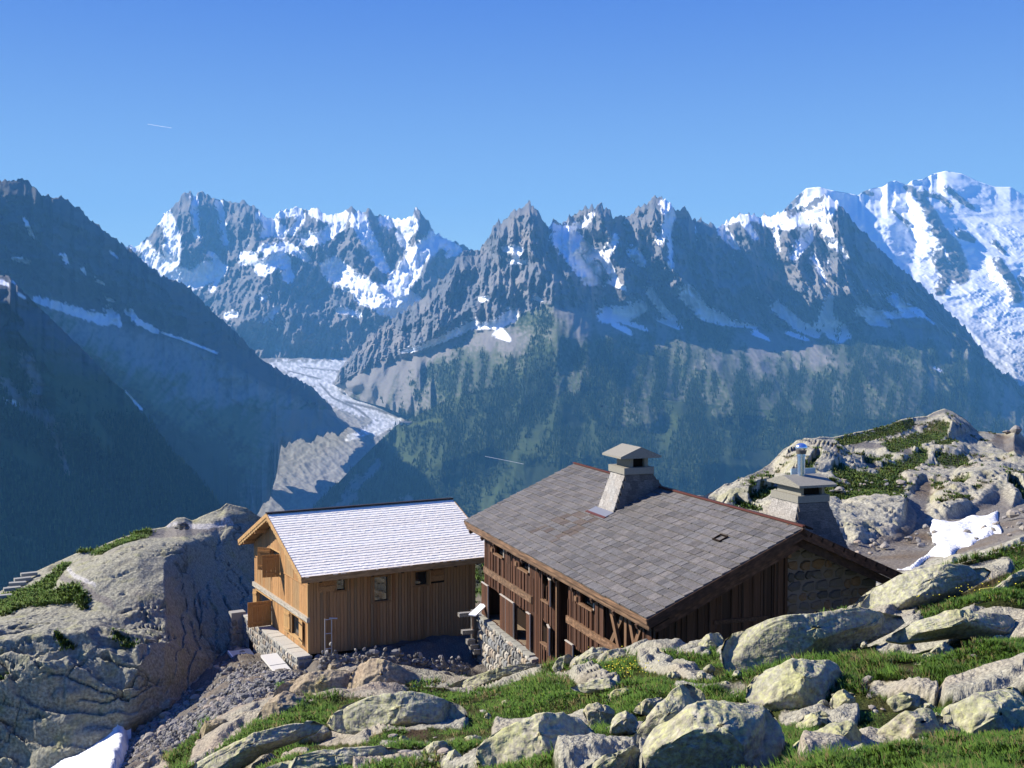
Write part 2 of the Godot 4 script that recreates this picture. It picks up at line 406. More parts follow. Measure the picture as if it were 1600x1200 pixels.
	var s3b := [spur([700, 560, 690, 700, 660, 900], 90, 70, 140), spur([850, 540, 880, 700, 900, 900], 100, 110, 170), spur([1040, 560, 1080, 700, 1130, 900], 110, 110, 150), spur([1250, 580, 1290, 720, 1330, 900], 110, 120, 150), spur([1440, 600, 1500, 740, 1560, 920], 100, 110, 130)]
	var bare := [stroke([590, 725, 575, 745, 540, 770], 7, 5), stroke([555, 775, 530, 790, 510, 805], 6, 8), stroke([640, 780, 625, 790], 6, 6), stroke([560, 745, 535, 775], 3, 5)]
	var mead := [stroke([636, 664, 660, 662, 690, 655], 5, 3)]
	jag = 0.0
	var m3b := loft(rows3b, 430, 2050, 2.4, [44, 60], func(px, y, d, t):
		var a: float = (px - 800.0) / F * d
		var b: float = (532.0 - y) / F * d
		var k := clampf(t * 5.0, 0, 1)
		return Vector2(spur_sum(s3b, px, y) * k + k * (broad.get_noise_2d(a, b) * 150.0 + flute.get_noise_2d(a * 0.3, b * 0.1) * 26.0) + fine.get_noise_2d(a, b) * 8.0, 0),
		func(px, y, p, r):
		var e := edge.get_noise_2d(px * 3.0, y * 3.0)
		var e2 := broad.get_noise_2d(p.x * 2.0, p.y * 3.0 + 500.0)
		var c := mixc(MEADOW, FOREST, 0.75 + e2 * 1.6 + e * 0.5)
		var track := flute.get_noise_2d(px * 1.5 + y * 0.25, y * 0.22)
		c = mixc(c, MEADOW * 1.15, minf(0.7, (track - 0.42 + e * 0.3) * 2.2))
		var md := stroke_at(mead, Vector2(px + e * 6, y + e * 4))
		if e2 < 0.32 and track + e * 0.3 < 0.55 and md < 0.0 and stroke_at(bare, Vector2(px, y)) < 0.0 and rng.randf() < 0.85: m3b_trees.append(p)
		c = mixc(c, MEADOW, md * 2.0 + 0.2)
		return mixc(c, GRANITE_WARM, stroke_at(bare, Vector2(px + e * 8, y + e * 6)) * 2.0 + 0.3 + e), Vector3(0, -300, -500))
	tag(obj("hillside", m3b, mat), "dark wooded shoulder falling away below the granite needles", "hillside", "", "structure")

	# the long shaded ridge that comes down from the left edge
	var s4 := [spur([40, 284, 60, 360, 120, 460], 60, 40, 220), spur([96, 310, 130, 400, 190, 480], 40, 34, 200), spur([150, 350, 190, 430, 240, 490], 40, 34, 180), spur([220, 405, 260, 470, 310, 540], 40, 36, 180),
		spur([120, 520, 210, 600, 330, 720], 30, 60, 160), spur([230, 560, 330, 640, 430, 740], 30, 60, 160), spur([330, 540, 400, 610, 480, 690], 40, 50, 150)]
	var snow4 := [stroke([56, 468, 90, 478, 130, 490, 160, 500, 178, 497], 6, 10), stroke([170, 488, 185, 506], 8, 6), stroke([203, 488, 215, 503, 245, 518], 6, 4), stroke([255, 520, 290, 532, 340, 552], 2, 2), stroke([24, 405, 44, 408], 3, 4), stroke([100, 400, 104, 410], 4, 3), stroke([130, 420, 133, 430], 3, 2), stroke([150, 438, 160, 442], 3, 2), stroke([175, 395, 182, 402], 3, 2),
		stroke([40, 345, 52, 370], 3, 2), stroke([170, 468, 178, 470], 3, 2), stroke([196, 612, 222, 640], 2, 2)]
	var rows4 := [skyline([-200, 190, -60, 270, 0, 282, 14, 283, 37, 280, 44, 285, 56, 293, 66, 305, 79, 305, 82, 310, 96, 308, 108, 314, 121, 325, 129, 328, 135, 339, 143, 347, 150, 347, 156, 352, 159, 360, 168, 365, 171, 368, 178, 369, 187, 379, 196, 386, 210, 396, 219, 403, 224, 410, 245, 423, 250, 431, 276, 438, 297, 449, 308, 463, 325, 480, 350, 501, 371, 522, 402, 554, 423, 571, 444, 584, 479, 599, 497, 613, 518, 636, 527, 652, 546, 664, 580, 668], [-200, 5700, 0, 6200, 300, 7100, 525, 7900, 580, 7900]),
		row([-200, 400, 5489, 0, 440, 5860, 100, 485, 6140, 200, 510, 6419, 300, 540, 6698, 420, 606, 7070, 500, 636, 7442, 546, 666, 7504, 580, 670, 7628]),
		row([-200, 560, 5024, 0, 580, 5302, 200, 640, 5675, 300, 670, 5954, 420, 680, 6419, 500, 668, 7256, 546, 667, 7370, 580, 671, 7442]),
		row([-200, 860, 4279, 0, 860, 4559, 200, 860, 4930, 330, 850, 5209, 400, 802, 5770, 420, 780, 5950, 430, 748, 6300, 440, 700, 6700, 470, 692, 6900, 500, 684, 7160, 530, 674, 7300, 546, 668, 7349, 580, 672, 7349])]
	jag = 4.0
	jag_foot = 7.0
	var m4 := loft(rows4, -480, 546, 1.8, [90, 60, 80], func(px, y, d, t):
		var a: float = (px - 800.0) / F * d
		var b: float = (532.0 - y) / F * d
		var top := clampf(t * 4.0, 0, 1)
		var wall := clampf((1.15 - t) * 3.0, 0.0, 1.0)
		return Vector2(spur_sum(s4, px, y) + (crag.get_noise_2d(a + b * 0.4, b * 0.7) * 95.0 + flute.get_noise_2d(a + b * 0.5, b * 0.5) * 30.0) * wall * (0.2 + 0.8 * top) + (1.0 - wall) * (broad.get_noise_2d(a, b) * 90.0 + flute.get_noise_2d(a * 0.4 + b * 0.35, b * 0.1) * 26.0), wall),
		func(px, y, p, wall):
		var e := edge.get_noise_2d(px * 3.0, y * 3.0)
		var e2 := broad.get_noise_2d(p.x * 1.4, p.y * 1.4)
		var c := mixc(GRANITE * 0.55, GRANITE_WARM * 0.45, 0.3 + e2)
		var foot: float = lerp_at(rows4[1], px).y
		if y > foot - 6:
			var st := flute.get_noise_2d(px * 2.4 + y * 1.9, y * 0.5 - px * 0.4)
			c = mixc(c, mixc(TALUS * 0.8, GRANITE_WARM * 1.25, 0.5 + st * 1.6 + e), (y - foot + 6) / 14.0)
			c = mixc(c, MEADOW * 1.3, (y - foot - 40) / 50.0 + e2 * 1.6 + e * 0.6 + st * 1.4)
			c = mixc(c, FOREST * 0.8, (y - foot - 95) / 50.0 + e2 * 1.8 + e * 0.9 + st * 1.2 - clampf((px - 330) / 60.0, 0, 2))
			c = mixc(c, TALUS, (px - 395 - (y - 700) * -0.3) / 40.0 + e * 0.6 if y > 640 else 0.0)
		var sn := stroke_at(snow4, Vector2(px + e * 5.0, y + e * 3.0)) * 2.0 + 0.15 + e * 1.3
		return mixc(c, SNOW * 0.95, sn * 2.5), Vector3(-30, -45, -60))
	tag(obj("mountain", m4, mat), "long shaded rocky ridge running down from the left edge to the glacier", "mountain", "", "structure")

	# the nearer shoulder on the left
	var s5 := [spur([14, 432, 40, 520, 90, 620, 140, 720], 70, 50, 220), spur([70, 490, 130, 600, 200, 720, 240, 800], 50, 50, 160), spur([-60, 430, -50, 540, -20, 680], 80, 60, 240), spur([180, 600, 240, 700, 290, 800], 40, 40, 130)]
	var snow5 := [stroke([0, 440, 12, 445], 4, 3), stroke([30, 460, 38, 465], 3, 2), stroke([8, 626, 28, 631], 2, 3), stroke([20, 440, 24, 442], 2, 2)]
	var bare5 := [stroke([40, 560, 60, 600, 50, 640, 80, 660], 9, 12), stroke([75, 660, 95, 700, 105, 740], 6, 5), stroke([10, 600, 40, 640], 10, 10), stroke([35, 570, 50, 560], 8, 6)]
	var mead5 := [stroke([0, 838, 30, 842, 55, 850], 4, 4), stroke([60, 600, 100, 640], 16, 12), stroke([0, 690, 60, 720], 14, 16), stroke([130, 640, 170, 700], 9, 12)]
	var rows5 := [skyline([-200, 330, -100, 400, -40, 424, 0, 430, 14, 431, 24, 442, 38, 458, 52, 470, 66, 484, 87, 505, 119, 536, 147, 564, 171, 591, 196, 613, 217, 640, 240, 672, 270, 709, 300, 739, 324, 766, 345, 796, 400, 850], [-200, 3170, 0, 3530, 200, 3890, 345, 4210, 400, 4320]),
		row([-200, 560, 2920, 0, 600, 3145, 150, 680, 3444, 240, 740, 3669, 345, 830, 3969, 400, 870, 4118]),
		row([-200, 960, 2471, 0, 960, 2621, 200, 960, 2920, 400, 960, 3220])]
	jag = 1.5
	jag_foot = 0.0
	var m5 := loft(rows5, -480, 396, 2.2, [90, 90], func(px, y, d, t):
		var a: float = (px - 800.0) / F * d
		var b: float = (532.0 - y) / F * d
		var top := clampf(t * 4.0, 0.1, 1)
		return Vector2(spur_sum(s5, px, y) + top * (crag.get_noise_2d(a + b * 0.4, b * 0.7) * 40.0 + broad.get_noise_2d(a * 1.5, b * 1.5) * 90.0 + flute.get_noise_2d(a * 0.6 + b * 0.4, b * 0.2) * 24.0 + fine.get_noise_2d(a, b) * 7.0), 0),
		func(px, y, p, wall):
		var e := edge.get_noise_2d(px * 3.0, y * 3.0)
		var e2 := broad.get_noise_2d(p.x * 2.0, p.y * 2.0)
		var c := mixc(GRANITE * 0.7, MEADOW, (y - 470 - px * 0.3) / 60.0 + e2 * 1.4 + e * 0.5)
		var w5: float = (y - 560 - px * 0.25) / 60.0 + e2 * 1.6 + e * 0.8
		c = mixc(c, FOREST, w5)
		if w5 > 0.35 and stroke_at(bare5, Vector2(px, y)) < 0.0 and stroke_at(mead5, Vector2(px, y)) < 0.0 and rng.randf() < 0.8: m5_trees.append(p)
		c = mixc(c, MEADOW, stroke_at(mead5, Vector2(px + e * 10, y + e * 7)) * 1.6 + 0.3 + e)
		c = mixc(c, TALUS, stroke_at(bare5, Vector2(px + e * 8, y + e * 7)) * 1.4 + 0.2 + e)
		return mixc(c, SNOW * 0.95, (stroke_at(snow5, Vector2(px + e * 3.0, y + e * 2.0)) * 2.0 + 0.15 + e) * 2.5), Vector3(-30, -60, -60))
	tag(obj("mountain", m5, mat), "nearer wooded mountain shoulder at the left edge of the valley", "mountain", "", "structure")

	# the glacier and the bare ground below its tongue
	var gl_c := [stroke([430, 573, 500, 572, 560, 570], 8, 7), stroke([460, 585, 490, 590, 515, 586], 14, 12), stroke([500, 592, 505, 606, 525, 622, 560, 634, 600, 646], 13, 15), stroke([600, 645, 612, 655, 590, 668], 16, 12), stroke([612, 656, 580, 672, 545, 684], 9, 5)]
	var lines := [stroke([500, 600, 520, 622, 560, 640, 578, 655, 560, 672], 2, 3), stroke([450, 580, 500, 592], 1.5, 1.5), stroke([470, 574, 530, 580], 1.2, 1.2), stroke([540, 628, 590, 640, 625, 652], 2.5, 3)]
	var rowsg := [row([330, 560, 11600, 700, 560, 11400]), row([330, 590, 10300, 520, 588, 10000, 700, 600, 9600]), row([330, 630, 8900, 520, 625, 8900, 700, 640, 8700]), row([330, 690, 7500, 520, 680, 7600, 700, 690, 7500]),
		row([330, 760, 6600, 700, 760, 6600]), row([330, 850, 5700, 700, 850, 5700])]
	jag = 0.0
	var mg := loft(rowsg, 340, 690, 1.7, [26, 32, 44, 44, 40], func(px, y, d, t):
		var a: float = (px - 800.0) / F * d
		var ice := clampf(stroke_at(gl_c, Vector2(px, y)) * 3.0 + 0.5, 0, 1)
		var off_bank := clampf((px - 560.0 + (y - 690.0) * 0.7) / 50.0, -1, 1) if y > 670 else 0.0
		return Vector2((1.0 - ice) * (crag.get_noise_2d(a + d * 0.35, d * 0.5) * 8.0 + flute.get_noise_2d(a + d * 0.4, d * 0.25) * 6.0 + fine.get_noise_2d(a * 0.8, d * 0.5) * 5.0) + ice * serac.get_noise_2d(a * 1.2, d * 0.8) * 4.0 + off_bank * 10.0, ice),
		func(px, y, p, ice):
		var e := edge.get_noise_2d(px * 4.0, y * 4.0)
		var c := mixc(TALUS * 1.05, Color(0.265, 0.26, 0.23), 0.4 + e * 1.3 + crag.get_noise_2d(p.x * 1.5, p.z * 0.6) * 0.5)
		var g := stroke_at(gl_c, Vector2(px + e * 5.0, y + e * 2.5)) * 2.2 + 0.3 + e
		var body := mixc(ICE * 0.85, SNOW * 0.8, 0.3 + e * 1.4)
		body = mixc(body, TALUS * 0.8, stroke_at(lines, Vector2(px + e * 3, y + e * 2)) * 1.4 + 0.1)
		return mixc(c, body, g * 1.8), Vector3.ZERO, Vector3(0, 1, 0.2))
	tag(obj("glacier", mg, mat), "grey-white glacier tongue winding down its stony trough", "glacier", "", "structure")

	var floor_mesh := PlaneMesh.new()
	floor_mesh.size = Vector2(30000, 22000)
	var fl := obj("valley_floor", floor_mesh, mat_flat(Color(0.05, 0.07, 0.03)))
	fl.position = Vector3(0, -1420, -8000)
	tag(fl, "green valley floor far below the mountains", "valley", "", "structure")

func mat_flat(c: Color, rough := 0.95) -> StandardMaterial3D:
	var m := StandardMaterial3D.new()
	m.albedo_color = c.linear_to_srgb()
	m.roughness = rough
	m.metallic_specular = 0.2
	return m

# ---------------------------------------------------------------- the ground on this side of the valley
var turf: Array = []       # places where grass stands: [point, dryness]
var turf_far: Array = []
var slope_rows: Array = []
var gully_rows: Array = []
var hill_rows: Array = []
var dome_rows: Array = []
var mats := {}
var lump_n := noise(31, 0.16, 3)
var knob_n := noise(32, 0.6, 4)
var grit_n := noise(33, 2.6, 3)
var seam_n := noise(37, 0.22, 3)
var groove_now := 0.0
var shard_n := noise(36, 0.5, 5, true, 0.55)
var patch_n := noise(34, 0.35, 3)
var crack_n := FastNoiseLite.new()
var joint_n := FastNoiseLite.new()

const ROCK := Color(0.46, 0.445, 0.365)
const ROCK_PINK := Color(0.46, 0.39, 0.31)
const ROCK_DARK := Color(0.21, 0.205, 0.185)
const LICHEN := Color(0.47, 0.47, 0.2)
const SOIL := Color(0.09, 0.065, 0.04)
const GRASS := Color(0.055, 0.095, 0.02)
const GRAVEL := Color(0.25, 0.235, 0.215)

func speckle(seed_: int, lo: float, hi: float, freq := 0.02, size := 512) -> NoiseTexture2D:   # a grey-to-white tint
	var t := NoiseTexture2D.new()
	t.width = size; t.height = size
	t.seamless = true
	t.noise = noise(seed_, freq, 5, false, 0.6)
	var g := Gradient.new()
	g.offsets = PackedFloat32Array([0.0, 0.3, 0.52, 0.75, 1.0])
	var mid := (lo + hi) / 2
	g.colors = PackedColorArray([Color(lo, lo, lo * 0.98), Color(lerpf(lo, hi, 0.45), lerpf(lo, hi, 0.44), lerpf(lo, hi, 0.42)), Color(mid * 1.12, mid * 1.11, mid * 1.08), Color(hi, hi, hi * 0.98), Color(1, 1, 1)])
	t.color_ramp = g
	return t

func rough_map(seed_: int, freq := 0.015, ridged := false) -> NoiseTexture2D:
	var t := NoiseTexture2D.new()
	t.width = 512; t.height = 512
	t.seamless = true
	t.noise = noise(seed_, freq, 6, ridged, 0.58)
	return t

func make_ground_mats():
	var rock := col_mat(0.92, 0.3)
	rock.albedo_texture = speckle(41, 0.5, 0.97)
	rock.uv1_triplanar = true
	rock.uv1_world_triplanar = true
	rock.uv1_scale = Vector3(0.55, 0.55, 0.55)
	rock.heightmap_enabled = true
	rock.heightmap_texture = rough_map(42, 0.012)
	rock.heightmap_scale = 4.5
	mats.rock = rock
	var bould: StandardMaterial3D = rock.duplicate()
	bould.uv1_scale = Vector3(0.8, 0.8, 0.8)
	bould.heightmap_scale = 3.5
	# lichen: yellow-green crusts with ragged edges
	var mask := NoiseTexture2D.new()
	mask.width = 512; mask.height = 512; mask.seamless = true
	mask.noise = noise(44, 0.022, 5, false, 0.65)
	var g := Gradient.new()
	g.offsets = PackedFloat32Array([0.0, 0.5, 0.62, 1.0])
	g.colors = PackedColorArray([Color(0, 0, 0), Color(0, 0, 0), Color(0.45, 0.45, 0.45), Color(0.7, 0.7, 0.7)])
	mask.color_ramp = g
	var crust := NoiseTexture2D.new()
	crust.width = 256; crust.height = 256; crust.seamless = true
	crust.noise = noise(45, 0.05, 3)
	var g2 := Gradient.new()
	g2.colors = PackedColorArray([Color(0.62, 0.64, 0.42), Color(0.83, 0.83, 0.52)])
	crust.color_ramp = g2
	bould.detail_enabled = true
	bould.detail_blend_mode = BaseMaterial3D.BLEND_MODE_MIX
	bould.detail_albedo = crust
	bould.detail_mask = mask
	bould.detail_uv_layer = BaseMaterial3D.DETAIL_UV_2
	bould.uv2_triplanar = true
	bould.uv2_world_triplanar = true
	bould.uv2_scale = Vector3(1.5, 1.5, 1.5)
	mats.boulder = bould
	var earth := col_mat(0.97, 0.15)
	earth.albedo_texture = speckle(46, 0.5, 0.95, 0.03)
	earth.uv1_triplanar = true
	earth.uv1_world_triplanar = true
	earth.uv1_scale = Vector3(0.8, 0.8, 0.8)
	earth.heightmap_enabled = true
	earth.heightmap_texture = rough_map(47, 0.025)
	earth.heightmap_scale = 5.0
	mats.earth = earth
	var stone := col_mat(0.9, 0.3)
	stone.albedo_texture = speckle(48, 0.7, 0.98, 0.04, 256)
	stone.uv1_triplanar = true
	stone.uv1_scale = Vector3(1.7, 1.7, 1.7)
	mats.stone = stone
	var snow := mat_flat(Color(0.83, 0.85, 0.88), 0.7)
	snow.heightmap_enabled = true
	snow.uv1_triplanar = true
	snow.uv1_world_triplanar = true
	snow.uv1_scale = Vector3(0.3, 0.3, 0.3)
	snow.heightmap_texture = rough_map(49, 0.03)
	snow.heightmap_scale = 6.0
	snow.albedo_texture = speckle(50, 0.72, 0.98, 0.02, 256)
	mats.snow = snow

func rock_height(p0: Vector3, crack: float, lump: float) -> float:
	var p := Vector3(p0.x * 0.75 - p0.z * 0.3, p0.y * 1.1 + p0.x * 0.25, p0.z * 0.8 + p0.x * 0.25)
	var w := knob_n.get_noise_3dv(p * 0.5) * 1.2
	var c := crack_n.get_noise_3d(p.x + w, p.y * 1.5 + w, p.z * 0.8)
	var c2 := joint_n.get_noise_3d(p.x * 0.6 + p.z * 0.35 + w * 0.6, p.y, p.z * 1.1 - p.x * 0.2)
	var k1 := absf(seam_n.get_noise_3d(p0.x * 0.9 + p0.z * 0.7 + w * 0.4, p0.y * 0.9, p0.z * 0.25 - p0.x * 0.18))
	var k2 := absf(seam_n.get_noise_3d(p0.x * 0.3 + 70.0, p0.y * 1.6 + p0.x * 0.4 + w * 0.3, p0.z * 0.7))
	var seam := maxf(clampf(1.0 - k1 / 0.028, 0, 1), clampf(1.0 - k2 / 0.03, 0, 1) * 0.85) * clampf(0.75 + knob_n.get_noise_3dv(p * 0.3) * 2.5, 0, 1)
	var bed: float = (p0.x * 0.32 + p0.y * 1.15 + p0.z * 0.22 + w * 0.9) / 1.3
	var ledge: float = bed - floorf(bed)
	ledge = ledge if ledge < 0.88 else (1.0 - ledge) / 0.12 * 0.88
	groove_now = seam
	var groove := -seam * 0.26 -maxf(0.0, 0.07 - (c + 1.0)) * 5.0 * clampf(knob_n.get_noise_3dv(p * 0.4) * 4.0, 0, 1) - maxf(0.0, 0.055 - (c2 + 1.0)) * 9.0
	return lump_n.get_noise_3dv(p * 0.8) * lump + knob_n.get_noise_3dv(p) * lump * 0.16 + grit_n.get_noise_3dv(p0) * 0.035 + shard_n.get_noise_3dv(p * 1.2) * 0.22 * maxf(lump - 0.15, 0.0) + groove * crack + ledge * 0.4 * maxf(lump - 0.12, 0.0)

func ellipse(v: Vector2, cx: float, cy: float, rx: float, ry: float) -> float:
	return 1.0 - Vector2((v.x - cx) / rx, (v.y - cy) / ry).length()

func bumps_at(list: Array, v: Vector2) -> float:
	var s := 0.0
	for b in list:
		var q := ellipse(v, b[0], b[1], b[2], b[3])
		if q > 0.0: s = maxf(s, b[4] * sqrt(1.0 - (1.0 - q) * (1.0 - q)))
	return s

func near_ground():
	make_ground_mats()
	crack_n.noise_type = FastNoiseLite.TYPE_CELLULAR
	crack_n.cellular_return_type = FastNoiseLite.RETURN_DISTANCE2_SUB
	crack_n.frequency = 0.55
	crack_n.seed = 5
	joint_n.noise_type = FastNoiseLite.TYPE_CELLULAR
	joint_n.cellular_return_type = FastNoiseLite.RETURN_DISTANCE2_SUB
	joint_n.frequency = 0.17
	joint_n.seed = 9
	var up := Vector3(0, 1, 0.35)

	# the slope at our feet, from below the frame to the edge above the houses
	slope_rows = [row([-150, 1350, 29, 150, 1240, 30, 230, 1202, 31.5, 300, 1150, 34.5, 380, 1098, 37.5, 450, 1066, 39.7, 520, 1048, 41, 600, 1044, 42, 680, 1052, 42.3, 740, 1060, 42, 800, 1050, 38.5, 860, 1040, 35, 940, 1026, 30, 1000, 1022, 28, 1060, 1018, 26.8, 1130, 1004, 26, 1250, 978, 26.2, 1330, 952, 27, 1420, 908, 29, 1500, 882, 30, 1600, 852, 31, 1800, 800, 32]),
		row([-150, 1400, 25, 150, 1275, 26, 300, 1195, 27, 450, 1135, 28, 600, 1112, 27, 740, 1110, 26, 900, 1082, 23.5, 1060, 1062, 21.5, 1250, 1042, 21, 1420, 990, 21.5, 1600, 945, 22, 1800, 915, 22]),
		row([-150, 1460, 19, 150, 1335, 20, 300, 1262, 20, 450, 1217, 19, 600, 1200, 17, 740, 1200, 15.5, 900, 1200, 13.8, 1100, 1200, 13, 1300, 1200, 12.6, 1600, 1190, 12.4, 1800, 1190, 12]),
		row([-150, 1640, 10, 150, 1540, 9, 900, 1440, 7.2, 1800, 1420, 7])]
	var bare := [stroke([250, 1185, 330, 1130, 420, 1085, 520, 1065, 610, 1060], 30, 38), stroke([300, 1180, 400, 1120], 26, 20), stroke([640, 1062, 740, 1075, 840, 1045], 14, 14), stroke([540, 1050, 700, 1060], 22, 16), stroke([200, 1215, 270, 1190], 30, 20), stroke([1140, 1012, 1300, 988, 1425, 962], 26, 18), stroke([1385, 1000, 1500, 976, 1720, 985], 14, 20), stroke([1340, 945, 1450, 915, 1570, 885], 22, 16), stroke([900, 1034, 1000, 1026, 1100, 1018], 12, 14), stroke([1010, 1190, 1120, 1150, 1200, 1160], 20, 30), stroke([880, 1200, 980, 1190], 16, 16), stroke([1260, 1190, 1400, 1170, 1480, 1160], 18, 22), stroke([700, 1200, 760, 1190], 12, 16), stroke([1060, 1075, 1160, 1080], 8, 10), stroke([1230, 1120, 1330, 1120], 14, 14), stroke([540, 1140, 640, 1130, 720, 1125], 12, 12), stroke([860, 1060, 960, 1072], 8, 10), stroke([1480, 1085, 1600, 1070], 14, 18), stroke([1000, 1046, 1110, 1052], 7, 8), stroke([780, 1140, 940, 1120], 12, 12), stroke([1340, 1075, 1460, 1085], 7, 8), stroke([560, 1200, 700, 1185], 10, 12), stroke([600, 1162, 760, 1156], 8, 10), stroke([440, 1152, 570, 1150], 10, 9), stroke([330, 1205, 480, 1190], 10, 8)]
	var sod := [stroke([275, 1180, 300, 1150, 330, 1140], 24, 10), stroke([420, 1060, 440, 1075], 4, 6), stroke([470, 1090, 500, 1100], 5, 4), stroke([560, 1082, 600, 1078], 5, 4)]
	var brown := [stroke([640, 1135, 665, 1145], 10, 6), stroke([880, 1055, 910, 1060], 14, 6), stroke([1400, 1055, 1430, 1060], 10, 6), stroke([1545, 925, 1570, 922], 10, 5), stroke([640, 1120, 640, 1160], 8, 8)]
	var ms := loft(slope_rows, -60, 2150, 2.6, [64, 62, 40], func(px, y, d, t):
		var p := pt(px, y, d)
		groove_now = 0.0
		var b := stroke_at(bare, Vector2(px, y)) * 2.0 + 0.3
		var k := clampf(b, 0, 1) * clampf(1.0 - stroke_at(sod, Vector2(px, y)) * 3.0, 0, 1)
		var e := clampf(t * 4.0, 0.25, 1.0)
		return Vector2((lump_n.get_noise_3dv(p * 1.4) * 0.3 + knob_n.get_noise_3dv(p) * 0.1) * e + k * rock_height(p, 0.55, 0.55), k),
		func(px, y, p, k):
		var n1 := patch_n.get_noise_3dv(p)
		var n2 := knob_n.get_noise_3dv(p * 2.0)
		if k > 0.4:
			return mixc(mixc(mixc(ROCK, ROCK_PINK, (0.6 if px < 640 else 0.1) + n1 * 0.8), ROCK_DARK, n2 * 0.8 - 0.1), Color(0.08, 0.075, 0.05), groove_now * 0.8)
		var br := stroke_at(brown, Vector2(px + n2 * 10.0, y + n1 * 5.0))
		if y < 1290 and br < 0.0 and n2 > -0.42:
			turf.append([p, n1, 0.0])
			if d_of(p) < 20.0 : turf.append([p + Vector3(rng.randf_range(-0.04, 0.04), 0, rng.randf_range(-0.08, 0.08)), n1, 0.0])
		return mixc(mixc(GRASS * 0.75, SOIL, 0.35 + n1 * 0.8 + n2 * 0.3), SOIL, br * 3.0), Vector3(0, -2.5, -1.5), up)
	tag(obj("ground", ms, mats.earth), "grassy alpine slope dropping toward the two houses", "ground", "", "structure")

	# the rubble-strewn gully and the levelled terrace round the houses
	gully_rows = [row([40, 1140, 66, 300, 1000, 66, 400, 958, 64, 480, 965, 64, 600, 900, 64, 700, 880, 63, 742, 874, 62, 920, 862, 62]),
		row([40, 1150, 60, 120, 1120, 60, 300, 1005, 60, 400, 958, 58, 480, 985, 58, 600, 975, 56, 742, 960, 56, 920, 930, 56]),
		row([40, 1230, 44, 120, 1195, 44.3, 200, 1140, 45, 330, 1040, 50.5, 370, 1012, 52.5, 400, 1024, 51.0, 440, 1044, 47.2, 475, 1054, 45.6, 492, 1036, 45.2, 600, 1008, 47.5, 742, 990, 49.5, 920, 960, 52]),
		row([40, 1250, 41.5, 120, 1212, 41.5, 200, 1172, 42, 300, 1118, 42.2, 360, 1080, 42.5, 430, 1062, 42.6, 490, 1052, 42.8, 600, 1052, 42.8, 742, 1068, 42.8, 920, 1060, 43]),
		row([40, 1330, 36, 120, 1262, 36, 200, 1217, 36.5, 300, 1172, 38, 430, 1112, 40, 600, 1102, 41, 920, 1122, 41])]
	var brown_g := [stroke([430, 955, 400, 985, 380, 1000], 14, 22)]
	var mgul := loft(gully_rows, 40, 900, 3.0, [24, 20, 34, 34], func(px, y, d, t):
		var p := pt(px, y, d)
		return Vector2(lump_n.get_noise_3dv(p * 1.6) * 0.35 + knob_n.get_noise_3dv(p * 1.5) * 0.18 + grit_n.get_noise_3dv(p) * 0.08, 0),
		func(px, y, p, k):
		var n2 := knob_n.get_noise_3dv(p * 2.0)
		if px > 690 and y < 935.0 + n2 * 25.0:
			if rng.randf() < 0.6: turf_far.append([p, 0.0, 0.0])
			return mixc(GRASS, GRAVEL, 0.2 + n2)
		return mixc(mixc(GRAVEL * 0.8, Color(0.3, 0.24, 0.19), 0.2 + n2), Color(0.17, 0.11, 0.075), stroke_at(brown_g, Vector2(px + n2 * 8, y)) * 3.0 + 0.3), Vector3.ZERO, up)
	tag(obj("ground", mgul, mats.earth), "stony gully and bare terrace beneath the houses", "ground", "", "structure")

	# the ice-worn rock dome on the left
	dome_rows = [row([-200, 1010, 55, -120, 975, 56, 0, 925, 57, 33, 904, 57.5, 51, 895, 58, 90, 877, 58.5, 126, 863, 59, 147, 860, 59.5, 168, 850, 60, 192, 839, 61, 231, 827, 62.5, 258, 823, 64, 268, 815, 65, 276, 809, 65.5, 288, 808, 66, 300, 813, 66.5, 324, 805, 67, 345, 797, 67.5, 354, 788, 68, 366, 791, 68, 387, 796, 68, 396, 803, 68, 430, 820, 68, 500, 850, 68]),
		row([-200, 1030, 50, 0, 955, 51, 80, 930, 51.5, 150, 905, 52.5, 220, 880, 54, 290, 852, 58, 340, 840, 64, 400, 838, 67.5, 500, 880, 69]),
		row([-200, 1050, 46, 0, 985, 47, 80, 966, 48, 150, 952, 48.8, 220, 935, 50, 260, 918, 51.5, 300, 908, 56.5, 360, 900, 62.5, 400, 895, 66, 500, 910, 68]),
		row([-200, 1070, 43.5, 0, 1020, 44.2, 80, 1008, 44.4, 150, 1000, 44.8, 220, 1012, 45, 260, 1010, 46.5, 300, 992, 51, 340, 968, 56, 400, 935, 63, 500, 950, 65]),
		row([-200, 1300, 41.5, 0, 1224, 42.2, 60, 1191, 42.4, 110, 1167, 42.6, 150, 1154, 42.9, 200, 1144, 43.1, 220, 1133, 43.5, 270, 1103, 45.3, 330, 1048, 50.2, 400, 968, 60, 500, 985, 62]),
		row([-200, 1340, 41, 0, 1264, 41.6, 60, 1240, 41.8, 150, 1200, 42.2, 270, 1125, 45, 330, 1065, 49.8, 400, 985, 59, 500, 1000, 61])]
	var g_dome := [stroke([5, 945, 50, 930, 75, 915, 105, 890], 14, 5), stroke([60, 935, 120, 930, 135, 945], 10, 6), stroke([160, 870, 185, 858, 205, 848, 228, 833], 9, 7), stroke([95, 1005, 112, 1018], 4, 4), stroke([185, 1000, 210, 1010], 4, 3), stroke([5, 1075, 20, 1072], 6, 3), stroke([125, 863, 146, 861], 2, 2)]
	var pale := [stroke([104, 888, 115, 908, 150, 925], 4, 3), stroke([298, 822, 325, 822, 360, 818], 5, 4), stroke([262, 822, 275, 817], 3, 3)]
	var grav_d := [stroke([210, 845, 250, 835, 300, 828, 345, 822], 8, 7), stroke([95, 897, 102, 912, 135, 925, 150, 940, 175, 950], 4, 5)]
